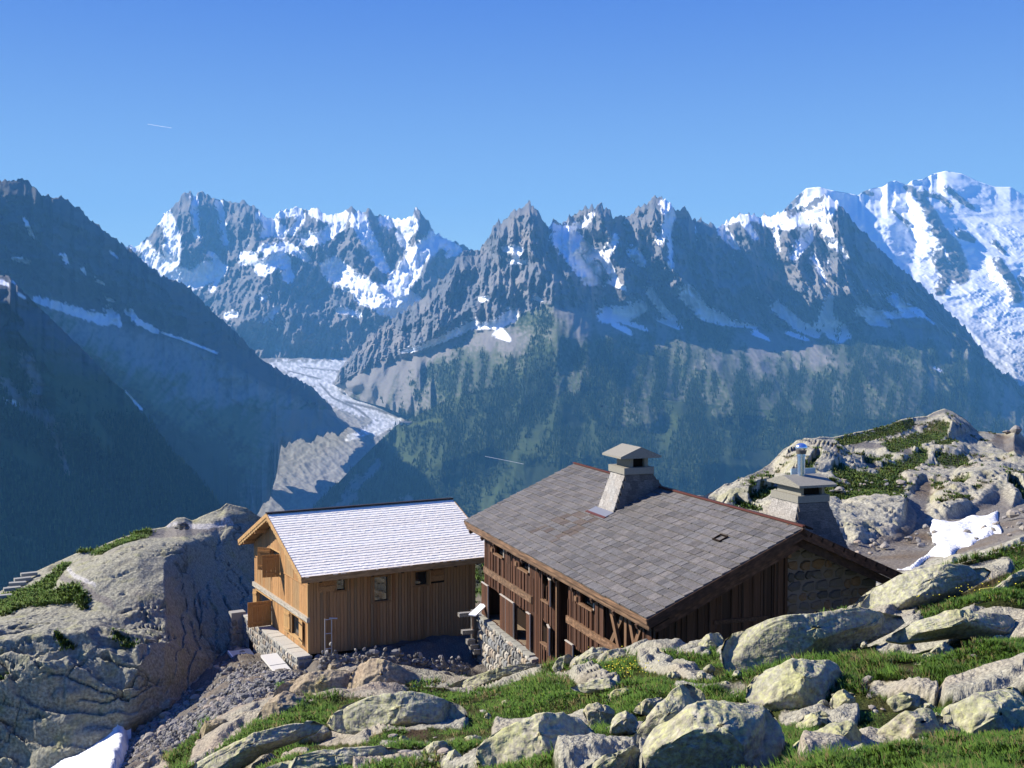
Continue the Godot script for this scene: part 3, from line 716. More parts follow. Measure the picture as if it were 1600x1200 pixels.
	var bump_d := [[215, 900, 130, 62, 0.64], [60, 1000, 140, 40, 0.32], [352, 800, 50, 20, 0.4], [375, 880, 40, 60, 0.4], [130, 1060, 90, 60, 0.36], [40, 1080, 70, 50, 0.32], [250, 1040, 45, 40, 0.36], [200, 1085, 50, 60, 0.28], [330, 950, 45, 45, 0.32]]
	var md := loft(dome_rows, -480, 470, 1.9, [26, 34, 34, 60, 10], func(px, y, d, t):
		var p := pt(px, y, d)
		var v := Vector2(px, y)
		var soft := clampf(maxf(stroke_at(g_dome, v), stroke_at(grav_d, v)) * 3.0 + 0.6, 0, 1)
		var steep := smoothstep(1.8, 2.9, t)
		var edge := clampf(t * 2.0, 0.3, 1.0)
		return Vector2(bumps_at(bump_d, v) * edge + rock_height(p, 0.6 + steep * 0.9, 0.26 + steep * 0.55) * (1.0 - soft * 0.8) * edge, soft),
		func(px, y, p, soft):
		var n1 := patch_n.get_noise_3dv(p * 0.7)
		var n2 := knob_n.get_noise_3dv(p * 2.0)
		var v := Vector2(px + n2 * 7.0, y + n2 * 4.0)
		var g := stroke_at(g_dome, v)
		if g > -0.02:
			if rng.randf() < 0.85: turf_far.append([p, n1, 0.0])
			return mixc(GRASS * 0.9, SOIL, 0.25 + n1 * 0.5 + n2 * 0.3)
		var c := mixc(ROCK * Color(0.82, 0.83, 0.8), ROCK_PINK * 0.8, -0.12 + n1 * 0.8)
		c = mixc(c, ROCK_DARK * 1.2, n2 * 0.9 - 0.05)
		c = mixc(c, LICHEN * 0.75, patch_n.get_noise_3dv(p * 2.2 + Vector3(40, 0, 0)) * 1.2 - 0.2)
		c = mixc(c, Color(0.07, 0.07, 0.055), groove_now * 0.8)
		c = mixc(c, GRAVEL, stroke_at(grav_d, v) * 4.0 + 0.3)
		return mixc(c, Color(0.55, 0.54, 0.52), stroke_at(pale, v) * 3.0 + 0.2), Vector3(0, -3, -6), Vector3(0, 0.85, 0.55))
	tag(obj("rock_outcrop", md, mats.rock), "great ice-worn grey rock dome with grass ledges left of the new chalet", "rock outcrop", "", "structure")

	# the hillside behind the old refuge
	hill_rows = [row([820, 800, 53, 850, 762, 53, 868, 740, 53.5, 880, 737, 54, 905, 748, 54, 960, 756, 54, 1040, 768, 55, 1060, 768, 56, 1100, 775, 58, 1122, 771, 61, 1144, 757, 65, 1162, 746, 68, 1187, 734, 72, 1209, 721, 76, 1225, 706, 79, 1240, 695, 82, 1262, 688, 85, 1281, 684, 88, 1300, 685, 91, 1319, 681, 94, 1353, 673, 99, 1366, 670, 101, 1391, 663, 105, 1409, 654, 108, 1431, 653, 112, 1447, 653, 115, 1462, 646, 118, 1475, 641, 120, 1490, 646, 120, 1509, 659, 118, 1528, 674, 116, 1544, 676, 116, 1569, 679, 117, 1584, 671, 118, 1594, 680, 118, 1600, 686, 118, 1680, 700, 116, 1800, 690, 112]),
		row([820, 830, 54, 1000, 812, 54, 1100, 806, 54, 1200, 765, 61, 1300, 738, 68, 1400, 735, 76, 1500, 735, 80, 1600, 742, 80, 1800, 740, 76]),
		row([820, 880, 54, 1000, 860, 53, 1100, 852, 51, 1250, 800, 55, 1330, 785, 59.5, 1400, 790, 60, 1450, 792, 61, 1500, 792, 62, 1600, 790, 62, 1800, 790, 58]),
		row([820, 930, 53, 1000, 920, 51, 1100, 900, 47, 1300, 866, 46.5, 1360, 866, 48, 1410, 852, 50, 1470, 842, 52, 1560, 818, 55, 1600, 815, 54, 1800, 815, 50]),
		row([820, 980, 52, 1000, 980, 48, 1100, 945, 43, 1300, 912, 39, 1400, 898, 40, 1450, 888, 41, 1520, 866, 41, 1600, 847, 40, 1800, 840, 37]),
		row([820, 1120, 50, 1000, 1100, 45, 1200, 1000, 37, 1300, 975, 33, 1600, 895, 33, 1800, 880, 32])]
	var g_hill := [stroke([1315, 692, 1360, 682, 1420, 662], 7, 9), stroke([1395, 700, 1440, 686, 1468, 676], 12, 12), stroke([1400, 692, 1430, 700], 8, 8), stroke([1465, 694, 1490, 692], 6, 6), stroke([1222, 748, 1262, 738, 1275, 725], 4, 4), stroke([1176, 785, 1230, 768, 1265, 758], 7, 8), stroke([1310, 740, 1350, 752, 1400, 760], 10, 15), stroke([1300, 770, 1350, 775, 1395, 785], 14, 12), stroke([1380, 740, 1420, 730, 1440, 715], 10, 9), stroke([1468, 718, 1505, 722], 7, 8), stroke([1355, 722, 1390, 718], 5, 4), stroke([1465, 762, 1500, 765], 7, 5), stroke([1575, 770, 1600, 778], 5, 5), stroke([1180, 800, 1150, 790], 5, 4)]
	var grav_h := [stroke([1445, 762, 1432, 790, 1430, 830, 1400, 870, 1380, 880], 12, 30), stroke([1500, 850, 1560, 830, 1620, 800], 22, 26), stroke([1330, 862, 1400, 855], 10, 18), stroke([1330, 695, 1380, 700, 1420, 712], 5, 6), stroke([1400, 886, 1450, 855, 1500, 828, 1560, 806], 14, 26), stroke([1450, 835, 1460, 850], 20, 20), stroke([1560, 690, 1640, 720], 12, 20), stroke([1350, 725, 1400, 745], 3, 3)]
	var snow_h := [stroke([1396, 889, 1440, 872, 1470, 850, 1500, 830, 1560, 810], 16, 26), stroke([1450, 820, 1475, 835, 1500, 830], 14, 24), stroke([1480, 835, 1520, 826, 1565, 818], 26, 24)]
	var bump_h := [[1262, 712, 62, 32, 0.92], [1475, 662, 46, 24, 1.09], [1160, 768, 60, 26, 0.5], [1440, 706, 70, 20, 0.5], [1545, 760, 60, 42, 0.97], [1488, 785, 34, 28, 0.76], [1365, 812, 66, 40, 0.76], [1230, 782, 60, 20, 0.42], [1300, 812, 40, 30, 0.42], [1585, 740, 40, 26, 0.55], [1584, 682, 20, 12, 0.5], [1400, 700, 34, 12, 0.38], [1330, 725, 36, 10, 0.34]]
	var mh := loft(hill_rows, 830, 2100, 2.0, [40, 34, 34, 26, 20], func(px, y, d, t):
		var p := pt(px, y, d)
		var v := Vector2(px, y)
		var soft := clampf(maxf(stroke_at(g_hill, v), stroke_at(grav_h, v)) * 3.0 + 0.6, 0, 1)
		var edge := clampf(t * 3.0, 0.25, 1.0)
		var flat := 1.0 - clampf(stroke_at(snow_h, v) * 3.0 + 0.4, 0, 1)
		return Vector2(flat * bumps_at(bump_h, v) * edge * (1.0 - soft * 0.5) + flat * rock_height(p * 0.7, 0.9, 0.75) * (1.0 - soft * 0.75) * edge, soft),
		func(px, y, p, soft):
		var n1 := patch_n.get_noise_3dv(p * 0.5)
		var n2 := knob_n.get_noise_3dv(p * 1.4)
		var v := Vector2(px + n2 * 9.0, y + n2 * 4.0)
		var g := stroke_at(g_hill, v) + n2 * 0.4
		if g > 0.0 or (n1 > 0.28 and n2 > 0.1 and soft < 0.1 and y < 800):
			if rng.randf() < 0.7: turf_far.append([p, n1, 0.3])
			return mixc(GRASS * 1.1, Color(0.13, 0.1, 0.045), 0.35 + n1 * 0.9 + n2 * 0.5)
		var c := mixc(ROCK * 1.05, ROCK_PINK, 0.05 + n1 * 0.9)
		c = mixc(c, ROCK_DARK * 1.15, n2 * 0.9 - 0.1)
		c = mixc(c, LICHEN * 0.8, patch_n.get_noise_3dv(p * 1.5 + Vector3(40, 0, 0)) * 1.4 - 0.25)
		c = mixc(c, Color(0.08, 0.08, 0.06), groove_now * 0.75)
		return mixc(c, mixc(GRAVEL, SOIL * 2.0, n1 + 0.2), stroke_at(grav_h, v) * 3.0 + 0.4), Vector3(0, -4, -8), Vector3(0, 0.9, 0.5))
	tag(obj("hillside", mh, mats.rock), "rocky hummocks with grass patches behind the old refuge", "hillside", "", "structure")

	# what is left of the winter's snow
	snow_patch([[1396, 889], [1420, 880], [1448, 868], [1464, 858], [1456, 842], [1456, 828], [1452, 817], [1472, 818], [1500, 812], [1530, 802], [1560, 798], [1564, 816], [1558, 834], [1530, 842], [1510, 852], [1488, 862], [1470, 872], [1440, 880], [1410, 890]], hill_rows, "white snow patch in the hollow beyond the old refuge", 0.05)
	snow_patch([[10, 1225], [50, 1194], [110, 1166], [150, 1153], [190, 1146], [204, 1152], [196, 1172], [182, 1196], [172, 1225], [120, 1250], [10, 1250]], gully_rows, "grey-streaked snow bank at the foot of the rock dome", 0.6)

func d_of(p: Vector3) -> float: return -p.z

func on_rows(rows: Array, px: float, py: float) -> Vector3:   # the point of an (unroughened) lofted ground seen at px, py
	for k in rows.size() - 1:
		var a := lerp_at(rows[k], px)
		var b := lerp_at(rows[k + 1], px)
		if py <= b.y or k == rows.size() - 2:
			var t := clampf((py - a.y) / maxf(b.y - a.y, 0.01), 0, 1)
			var z := lerp_at(rows[maxi(k - 1, 0)], px)
			var w := lerp_at(rows[mini(k + 2, rows.size() - 1)], px)
			return pt(px, py, cubic(z.z, a.z, b.z, w.z, t))
	return Vector3.ZERO

func snow_patch(outline: Array, rows: Array, label: String, thick: float):
	var poly := PackedVector2Array()
	for v in outline: poly.append(Vector2(v[0], v[1]))
	var lo := poly[0]
	var hi := poly[0]
	for v in poly: lo = lo.min(v); hi = hi.max(v)
	var st := SurfaceTool.new()
	st.begin(Mesh.PRIMITIVE_TRIANGLES)
	var q := 3.0
	var nx := int((hi.x - lo.x) / q) + 2
	var ny := int((hi.y - lo.y) / q) + 2
	var n := noise(61, 0.03, 1)
	var heights := {}
	for j in ny + 1:
		for i in nx + 1:
			var v := lo + Vector2(i - 0.5, j - 0.5) * q
			var w := v + Vector2(n.get_noise_2d(v.x * 0.9, v.y * 0.9), n.get_noise_2d(v.x * 0.9 + 90, v.y * 0.9)) * 8.0
			var near := 1e9
			for k in poly.size():
				near = minf(near, Geometry2D.get_closest_point_to_segment(w, poly[k], poly[(k + 1) % poly.size()]).distance_to(w))
			var inside := Geometry2D.is_point_in_polygon(w, poly)
			var lift := sqrt(minf(near, 14.0) / 14.0) * 0.22 if inside else -near * 0.09
			heights[Vector2i(i, j)] = on_rows(rows, v.x, v.y) + Vector3(0, thick + lift + n.get_noise_2d(v.x, v.y) * 0.07, 0.1)
	for j in ny:
		for i in nx:
			for c in [[0, 0], [1, 0], [1, 1], [0, 0], [1, 1], [0, 1]]:
				st.set_smooth_group(0)
				st.add_vertex(heights[Vector2i(i + c[0], j + c[1])])
	st.generate_normals()
	tag(obj("snow_patch", st.commit(), mats.snow), label, "snow patch")

# ---------------------------------------------------------------- boulders and loose stones
func outline_rock(outline: Array, depth: float, thick: float, seed_: int, cuts := 5, rough := 0.05) -> Array:   # [mesh, centre]: a rock of that outline, bulging toward us and away
	var r := RandomNumberGenerator.new()
	r.seed = seed_
	var c2 := Vector2.ZERO
	var poly := PackedVector2Array()
	for v in outline: poly.append(Vector2(v[0], v[1])); c2 += Vector2(v[0], v[1])
	c2 /= poly.size()
	var na := 72
	var ns := 15
	var centre := pt(c2.x, c2.y, depth)
	var front := Vector3(0, 0.62, 0.78)
	var radius := 0.0
	var ring := PackedVector3Array()
	for i in na:
		var a := TAU * i / na
		var dir := Vector2(cos(a), sin(a))
		var hit := c2 + dir * 5.0
		for k in poly.size():
			var q = Geometry2D.segment_intersects_segment(c2, c2 + dir * 2000.0, poly[k], poly[(k + 1) % poly.size()])
			if q != null: hit = q; break
		# the rim leans back: the upper edge stands deeper than the lower one
		var lean := (c2.y - hit.y) / F * depth * 0.75
		var e := pt(hit.x, hit.y, depth + lean) - centre
		if dir.y > 0.0: e += Vector3(0, -0.22, -0.12) * e.length() * dir.y      # the foot goes into the ground
		ring.append(e)
		radius = maxf(radius, ring[i].length())
	var soft := PackedVector3Array()                 # round off the corners of the outline a little
	for i in na:
		soft.append((ring[(i + na - 1) % na] + ring[i] * 2.0 + ring[(i + 1) % na]) / 4.0)
	var facets := []
	for k in cuts:
		var a := r.randf() * TAU
		facets.append([Vector2(cos(a), sin(a)), r.randf_range(0.35, 0.9), r.randf_range(0.7, 1.25)])
	var planes := []                                 # flat breaks
	for k in 13:
		var n := Vector3(r.randfn() * 0.8, r.randf_range(-0.2, 1.0), r.randf_range(0.2, 1.0)).normalized()
		var sup := front.dot(n) * thick
		for e in soft: sup = maxf(sup, e.dot(n) + front.dot(n) * thick * 0.25)
		planes.append([n, sup * r.randf_range(0.62, 0.92)])
	var big := noise(seed_, 0.9 / maxf(radius, 0.2), 3)
	var small := noise(seed_ + 3, 3.2, 4)
	var ny := ns * 2
	var pos := PackedVector3Array(); pos.resize((na + 1) * ny)
	var colr := PackedColorArray(); colr.resize((na + 1) * ny)
	var tint := Color(1, 1, 1) * r.randf_range(0.9, 1.08)
	for j in ny:
		var s := float(j) / (ns - 1) if j < ns else float(ny - 1 - j) / (ns - 1)
		s = pow(s, 0.8)
		for i in na + 1:
			var edge := soft[i % na]
			var p := edge * s
			var flat := Vector2(edge.x, edge.y * 1.3) * s / radius
			var f := pow(1.0 - pow(s, 4.5), 0.6)
			for q in facets:
				f = minf(f, maxf(0.0, q[2] - maxf(0.0, flat.dot(q[0])) * q[1] * 1.6))
			f *= 1.0 - 0.0 * s
			var n := front if j < ns else Vector3(0, -0.5, -0.86)
			var bump := big.get_noise_3dv(p + n * f * thick) * radius * 0.07 * (1.0 - pow(s, 6.0) * 0.6)
			var pp := p + n * (f * thick * (1.0 if j < ns else 0.7) + (bump if j < ns else 0.0)) + p.normalized() * small.get_noise_3dv(p * 1.0 + n) * rough
			if j < ns:
				for q in planes:
					var over: float = pp.dot(q[0]) - q[1] - big.get_noise_3dv(pp * 2.0) * radius * 0.03
					if over > 0.0: pp -= q[0] * over * 0.97
			pp += n * small.get_noise_3dv(p * 1.3 + Vector3(7, 0, 0)) * rough * 1.3
			pp += n * minf(0.0, fine_crack(pp + centre)) * 0.5
			var k2 := (ny - 1 - j) * (na + 1) + i
			pos[k2] = pp
			var w := centre + pp
			var n1 := patch_n.get_noise_3dv(w * 1.7)
			var n2 := knob_n.get_noise_3dv(w * 2.6)
			var c := mixc(ROCK, ROCK_PINK, 0.1 + n1 * 0.8)
			c = mixc(c, ROCK_DARK * 1.25, n2 * 1.1 + 0.02)
			c = mixc(c, LICHEN * 0.95, knob_n.get_noise_3dv(w * 1.3 + Vector3(30, 9, 0)) * 1.3 - 0.12)
			colr[k2] = c * tint
	return [grid_mesh(pos, na + 1, ny, colr), centre]

func fine_crack(p: Vector3) -> float:
	return -maxf(0.0, 0.08 - (crack_n.get_noise_3d(p.x * 2.0 + p.y, p.y * 3.0, p.z * 2.0) + 1.0)) * 1.2

func boulder(called: String, outline: Array, thick: float, seed_: int, label: String, back := 0.0, mat: Material = null, cuts := 5):
	# stands on the slope where the foot of its outline meets the ground
	var low := Vector2(0, -1e9)
	var mid := 0.0
	for v in outline:
		mid += v[0]
		if v[1] > low.y: low = Vector2(v[0], v[1])
	mid /= outline.size()
	var hi := 1e9
	for v in outline: hi = minf(hi, v[1])
	var foot := on_rows(slope_rows, mid, low.y - (low.y - hi) * 0.2)
	var m := outline_rock(outline, -foot.z + thick * 0.25 + back, thick, seed_, cuts)
	var o := obj(called, m[0], mat if mat else mats.boulder)
	o.position = m[1]
	tag(o, label, {"rock_slab": "rock slab", "boulder": "boulder", "stone": "stone"}[called])

func blob(px: float, py: float, w: float, h: float, seed_: int) -> Array:     # an irregular outline
	var r := RandomNumberGenerator.new()
	r.seed = seed_
	var out := []
	var n := 9
	for i in n:
		var a := TAU * (i + r.randf_range(-0.25, 0.25)) / n
		var k := r.randf_range(0.82, 1.05)
		var y := sin(a) * h * 0.5 * k
		if y > 0: y *= 0.8
		out.append([px + cos(a) * w * 0.5 * k, py - h * 0.45 + y])
	return out

func boulders():
	# the big ones, each by its own outline
	boulder("rock_slab", [[500, 1136], [520, 1112], [550, 1097], [600, 1090], [650, 1087], [690, 1092], [722, 1102], [733, 1118], [724, 1134], [690, 1138], [640, 1140], [580, 1141], [540, 1146]], 0.7, 101, "long low slab with yellow-green lichen below the pink rock outcrop")
	boulder("rock_slab", [[255, 1206], [300, 1190], [360, 1168], [420, 1146], [470, 1130], [505, 1128], [520, 1140], [495, 1150], [450, 1160], [400, 1180], [360, 1206], [300, 1225]], 0.6, 102, "pale ramp of rock running down to the bottom edge beside the grassy ledge")
	boulder("boulder", [[438, 1166], [452, 1148], [480, 1135], [505, 1131], [520, 1146], [516, 1160], [490, 1164], [460, 1168]], 0.5, 103, "grey ridged rock on top of the pale ramp")
	boulder("rock_slab", [[365, 1206], [420, 1194], [470, 1183], [520, 1176], [580, 1168], [620, 1165], [640, 1176], [632, 1186], [590, 1196], [540, 1206], [440, 1216]], 0.4, 104, "long narrow slab lying in the grass along the bottom edge")
	boulder("boulder", [[739, 1178], [752, 1158], [778, 1144], [806, 1131], [840, 1122], [880, 1118], [908, 1122], [925, 1140], [937, 1162], [935, 1186], [900, 1202], [850, 1210], [790, 1206], [750, 1194]], 0.62, 105, "large grey flat-faced boulder at the bottom centre of the slope")
	boulder("boulder", [[978, 1172], [985, 1150], [1010, 1120], [1035, 1094], [1060, 1072], [1078, 1066], [1098, 1082], [1104, 1098], [1090, 1116], [1060, 1132], [1040, 1150], [1016, 1170], [994, 1180]], 0.4, 106, "leaning dark-edged slab propped against the largest boulder")
	boulder("boulder", [[1000, 1205], [1003, 1165], [1020, 1140], [1050, 1122], [1085, 1104], [1120, 1096], [1165, 1098], [1200, 1106], [1222, 1128], [1226, 1155], [1218, 1190], [1180, 1215], [1100, 1225], [1030, 1222]], 0.8, 107, "largest boulder of the foreground, its lower front in shadow")
	boulder("boulder", [[1163, 1092], [1166, 1076], [1182, 1056], [1210, 1042], [1250, 1034], [1300, 1031], [1318, 1048], [1314, 1066], [1302, 1080], [1300, 1098], [1270, 1116], [1225, 1116], [1185, 1106]], 0.75, 108, "broad rounded boulder with yellow lichen under the long slab")
	boulder("boulder", [[1470, 1112], [1490, 1098], [1530, 1084], [1582, 1074], [1612, 1100], [1640, 1150], [1630, 1172], [1580, 1176], [1530, 1178], [1505, 1160], [1484, 1138]], 0.55, 109, "pale square-edged boulder cut off by the right edge")
	boulder("boulder", [[1362, 1172], [1368, 1146], [1395, 1124], [1430, 1114], [1470, 1120], [1490, 1140], [1488, 1158], [1450, 1172], [1400, 1182]], 0.6, 110, "layered low boulder left of the pale square-edged one")
	boulder("boulder", [[1240, 1172], [1258, 1150], [1290, 1136], [1330, 1136], [1356, 1152], [1356, 1170], [1330, 1182], [1280, 1192]], 0.5, 111, "flat boulder with a pointed stone leaning on it")
	boulder("boulder", [[1241, 1170], [1248, 1158], [1275, 1150], [1291, 1152], [1286, 1170], [1276, 1186], [1258, 1196], [1246, 1188]], 0.3, 112, "pointed grey stone leaning on the flat boulder")
	boulder("boulder", [[1278, 1206], [1296, 1186], [1320, 1172], [1348, 1166], [1356, 1190], [1356, 1214], [1310, 1222]], 0.4, 113, "stone at the bottom edge under the flat boulder")
	boulder("boulder", [[1296, 1100], [1300, 1086], [1320, 1079], [1334, 1086], [1338, 1104], [1322, 1114], [1304, 1116]], 0.35, 114, "small yellow-topped boulder tucked under the broad rounded one")
	boulder("boulder", [[1245, 1132], [1258, 1118], [1285, 1110], [1300, 1120], [1298, 1134], [1272, 1140], [1252, 1142]], 0.3, 115, "half-buried stone between the broad boulder and the flat boulder")
	boulder("boulder", [[1268, 1108], [1280, 1098], [1296, 1098], [1300, 1108], [1288, 1114], [1274, 1114]], 0.2, 116, "pinkish cobble below the broad rounded boulder")
	boulder("boulder", [[1384, 1096], [1396, 1088], [1425, 1087], [1446, 1092], [1448, 1104], [1430, 1112], [1398, 1110]], 0.3, 117, "flat pale stone in the grass above the layered boulder")
	boulder("boulder", [[1422, 1050], [1436, 1026], [1456, 1020], [1466, 1030], [1460, 1046], [1440, 1052]], 0.3, 118, "dark-faced leaning stone in the middle of the right-hand turf")
	boulder("boulder", [[1450, 1022], [1462, 1010], [1480, 1004], [1490, 1014], [1482, 1026], [1466, 1028]], 0.25, 119, "grey stone right behind the dark-faced leaning stone")
	boulder("boulder", [[1512, 1056], [1526, 1044], [1545, 1036], [1552, 1044], [1542, 1056], [1520, 1062]], 0.25, 120, "slanting pale stone at the right side of the turf")
	boulder("boulder", [[870, 1076], [900, 1070], [930, 1064], [960, 1066], [992, 1076], [1006, 1086], [1000, 1094], [978, 1092], [950, 1082], [920, 1083]], 0.35, 121, "long white-topped slab in the grass before the crossed braces")
	boulder("boulder", [[944, 1098], [948, 1084], [970, 1078], [1000, 1084], [1004, 1094], [976, 1100]], 0.3, 122, "rounded lichen-green stone under the end of the white-topped slab")
	boulder("boulder", [[912, 1116], [914, 1104], [930, 1100], [950, 1104], [962, 1112], [955, 1130], [944, 1140], [926, 1136]], 0.3, 123, "bright white quartz-like stone right of the bottom centre boulder")
	boulder("boulder", [[952, 1142], [956, 1122], [972, 1113], [992, 1117], [1000, 1130], [994, 1142], [970, 1148]], 0.35, 124, "egg-shaped stone between the white stone and the leaning slab")
	boulder("boulder", [[988, 1112], [1000, 1098], [1030, 1090], [1044, 1092], [1036, 1106], [1016, 1118]], 0.25, 125, "pale stone behind the upper half of the leaning slab")
	boulder("rock_slab", [[900, 1206], [930, 1190], [970, 1174], [1000, 1168], [1004, 1186], [990, 1204], [950, 1216]], 0.3, 126, "cracked flat slab between the two biggest foreground boulders")
	boulder("boulder", [[658, 1182], [662, 1168], [684, 1160], [705, 1162], [708, 1172], [690, 1182], [670, 1186]], 0.3, 127, "pale domed stone left of the bottom centre boulder")
	boulder("boulder", [[690, 1206], [692, 1186], [704, 1174], [718, 1178], [726, 1194], [716, 1210]], 0.25, 128, "upright blocky stone at the bottom edge")
	boulder("boulder", [[725, 1162], [728, 1152], [744, 1148], [756, 1154], [748, 1164], [736, 1166]], 0.2, 129, "small light stone touching the left end of the bottom centre boulder")
	boulder("boulder", [[618, 1158], [622, 1152], [634, 1150], [640, 1156], [634, 1162]], 0.2, 130, "lone white cobble in the grass above the long narrow slab")
	boulder("boulder", [[700, 1212], [716, 1200], [740, 1192], [742, 1206], [726, 1216]], 0.2, 131, "stone wedged under the bottom centre boulder at the bottom edge")

	# the ledge of bedrock that hides the foot of the old refuge
	boulder("rock_slab", [[1128, 1036], [1127, 1004], [1133, 990], [1180, 980], [1250, 974], [1310, 962], [1370, 956], [1425, 962], [1424, 972], [1390, 990], [1350, 1010], [1300, 1030], [1260, 1034], [1200, 1046], [1150, 1050]], 0.9, 141, "long lichen-covered slab below the old refuge's timber gable", 0.3)
	boulder("rock_slab", [[1322, 962], [1328, 946], [1345, 930], [1372, 914], [1410, 902], [1470, 896], [1530, 886], [1560, 884], [1552, 900], [1520, 918], [1476, 940], [1430, 958], [1380, 962]], 1.0, 142, "upper slab with a yellow crest where the refuge roof meets the slope", 0.6)
	boulder("rock_slab", [[1364, 1006], [1400, 986], [1440, 968], [1490, 962], [1560, 966], [1640, 970], [1650, 994], [1600, 1000], [1540, 998], [1490, 990], [1430, 1004], [1390, 1012]], 0.7, 143, "cracked slab running to the right edge above the turf")
	boulder("rock_slab", [[1086, 1018], [1090, 1006], [1104, 994], [1124, 988], [1132, 998], [1128, 1020], [1112, 1026], [1094, 1024]], 0.5, 144, "dark-sided block at the left end of the long slab")
	boulder("boulder", [[893, 1042], [905, 1024], [925, 1014], [950, 1013], [958, 1022], [948, 1034], [925, 1042], [905, 1048]], 0.5, 145, "rounded mossy rock under the refuge's wooden wall")
	boulder("boulder", [[930, 1044], [940, 1026], [960, 1017], [985, 1015], [997, 1022], [993, 1036], [970, 1042], [948, 1050]], 0.5, 146, "ridged rock beneath the crossed braces")
	boulder("boulder", [[996, 1036], [998, 1020], [1012, 1015], [1030, 1020], [1050, 1022], [1084, 1018], [1086, 1030], [1060, 1038], [1020, 1044]], 0.5, 147, "low lichen rock at the corner of the timber gable")
	boulder("boulder", [[1060, 1020], [1072, 1010], [1092, 1006], [1100, 1016], [1086, 1026], [1068, 1028]], 0.35, 148, "small flat rock beside the dark-sided block")
	boulder("boulder", [[862, 1044], [872, 1030], [890, 1022], [900, 1032], [888, 1042], [872, 1050]], 0.3, 149, "brown-footed rock where the wooden wall meets the grass")
	boulder("rock_slab", [[684, 1076], [700, 1066], [740, 1058], [790, 1046], [840, 1034], [866, 1036], [850, 1048], [800, 1060], [760, 1072], [720, 1082]], 0.5, 150, "low granite sill in front of the stone retaining wall")
	boulder("rock_slab", [[1500, 948], [1530, 934], [1570, 908], [1600, 890], [1640, 880], [1640, 892], [1600, 906], [1560, 930], [1520, 950]], 0.4, 151, "slanting stone rib beside the right-hand meadow")

	# pink bedrock in front of the new chalet
	var pink: StandardMaterial3D = mats.boulder.duplicate()
	pink.detail_enabled = false
	pink.albedo_color = Color(1.0, 0.94, 0.88)
	boulder("boulder", [[418, 1092], [440, 1068], [480, 1054], [520, 1046], [552, 1048], [566, 1066], [562, 1090], [520, 1098], [460, 1102]], 0.55, 161, "low pinkish bedrock hump left of the tall crack before the new chalet", 0.6, pink)
	boulder("boulder", [[540, 1084], [548, 1052], [566, 1036], [590, 1030], [620, 1040], [652, 1052], [660, 1072], [630, 1088], [570, 1094]], 0.6, 162, "pinkish bedrock hump under the grey rubble heap", 0.5, pink)
	boulder("boulder", [[508, 1056], [512, 1040], [526, 1030], [534, 1036], [528, 1050], [518, 1060]], 0.4, 163, "brown tilted block on the pinkish bedrock", 0.0, pink)
	boulder("boulder", [[310, 1150], [316, 1132], [345, 1124], [362, 1128], [350, 1144], [330, 1158], [318, 1160]], 0.6, 164, "square pinkish block above the grassy gully ledge", 0.2, pink)
	boulder("boulder", [[690, 1050], [704, 1042], [732, 1040], [738, 1050], [720, 1060], [698, 1060]], 0.4, 165, "pale pink rock at the foot of the stone retaining wall", 0.3, pink)
	boulder("boulder", [[400, 1120], [420, 1096], [450, 1080], [480, 1090], [486, 1112], [450, 1128], [415, 1132]], 0.6, 166, "fractured pink rock sloping toward the gully", 0.2, pink)

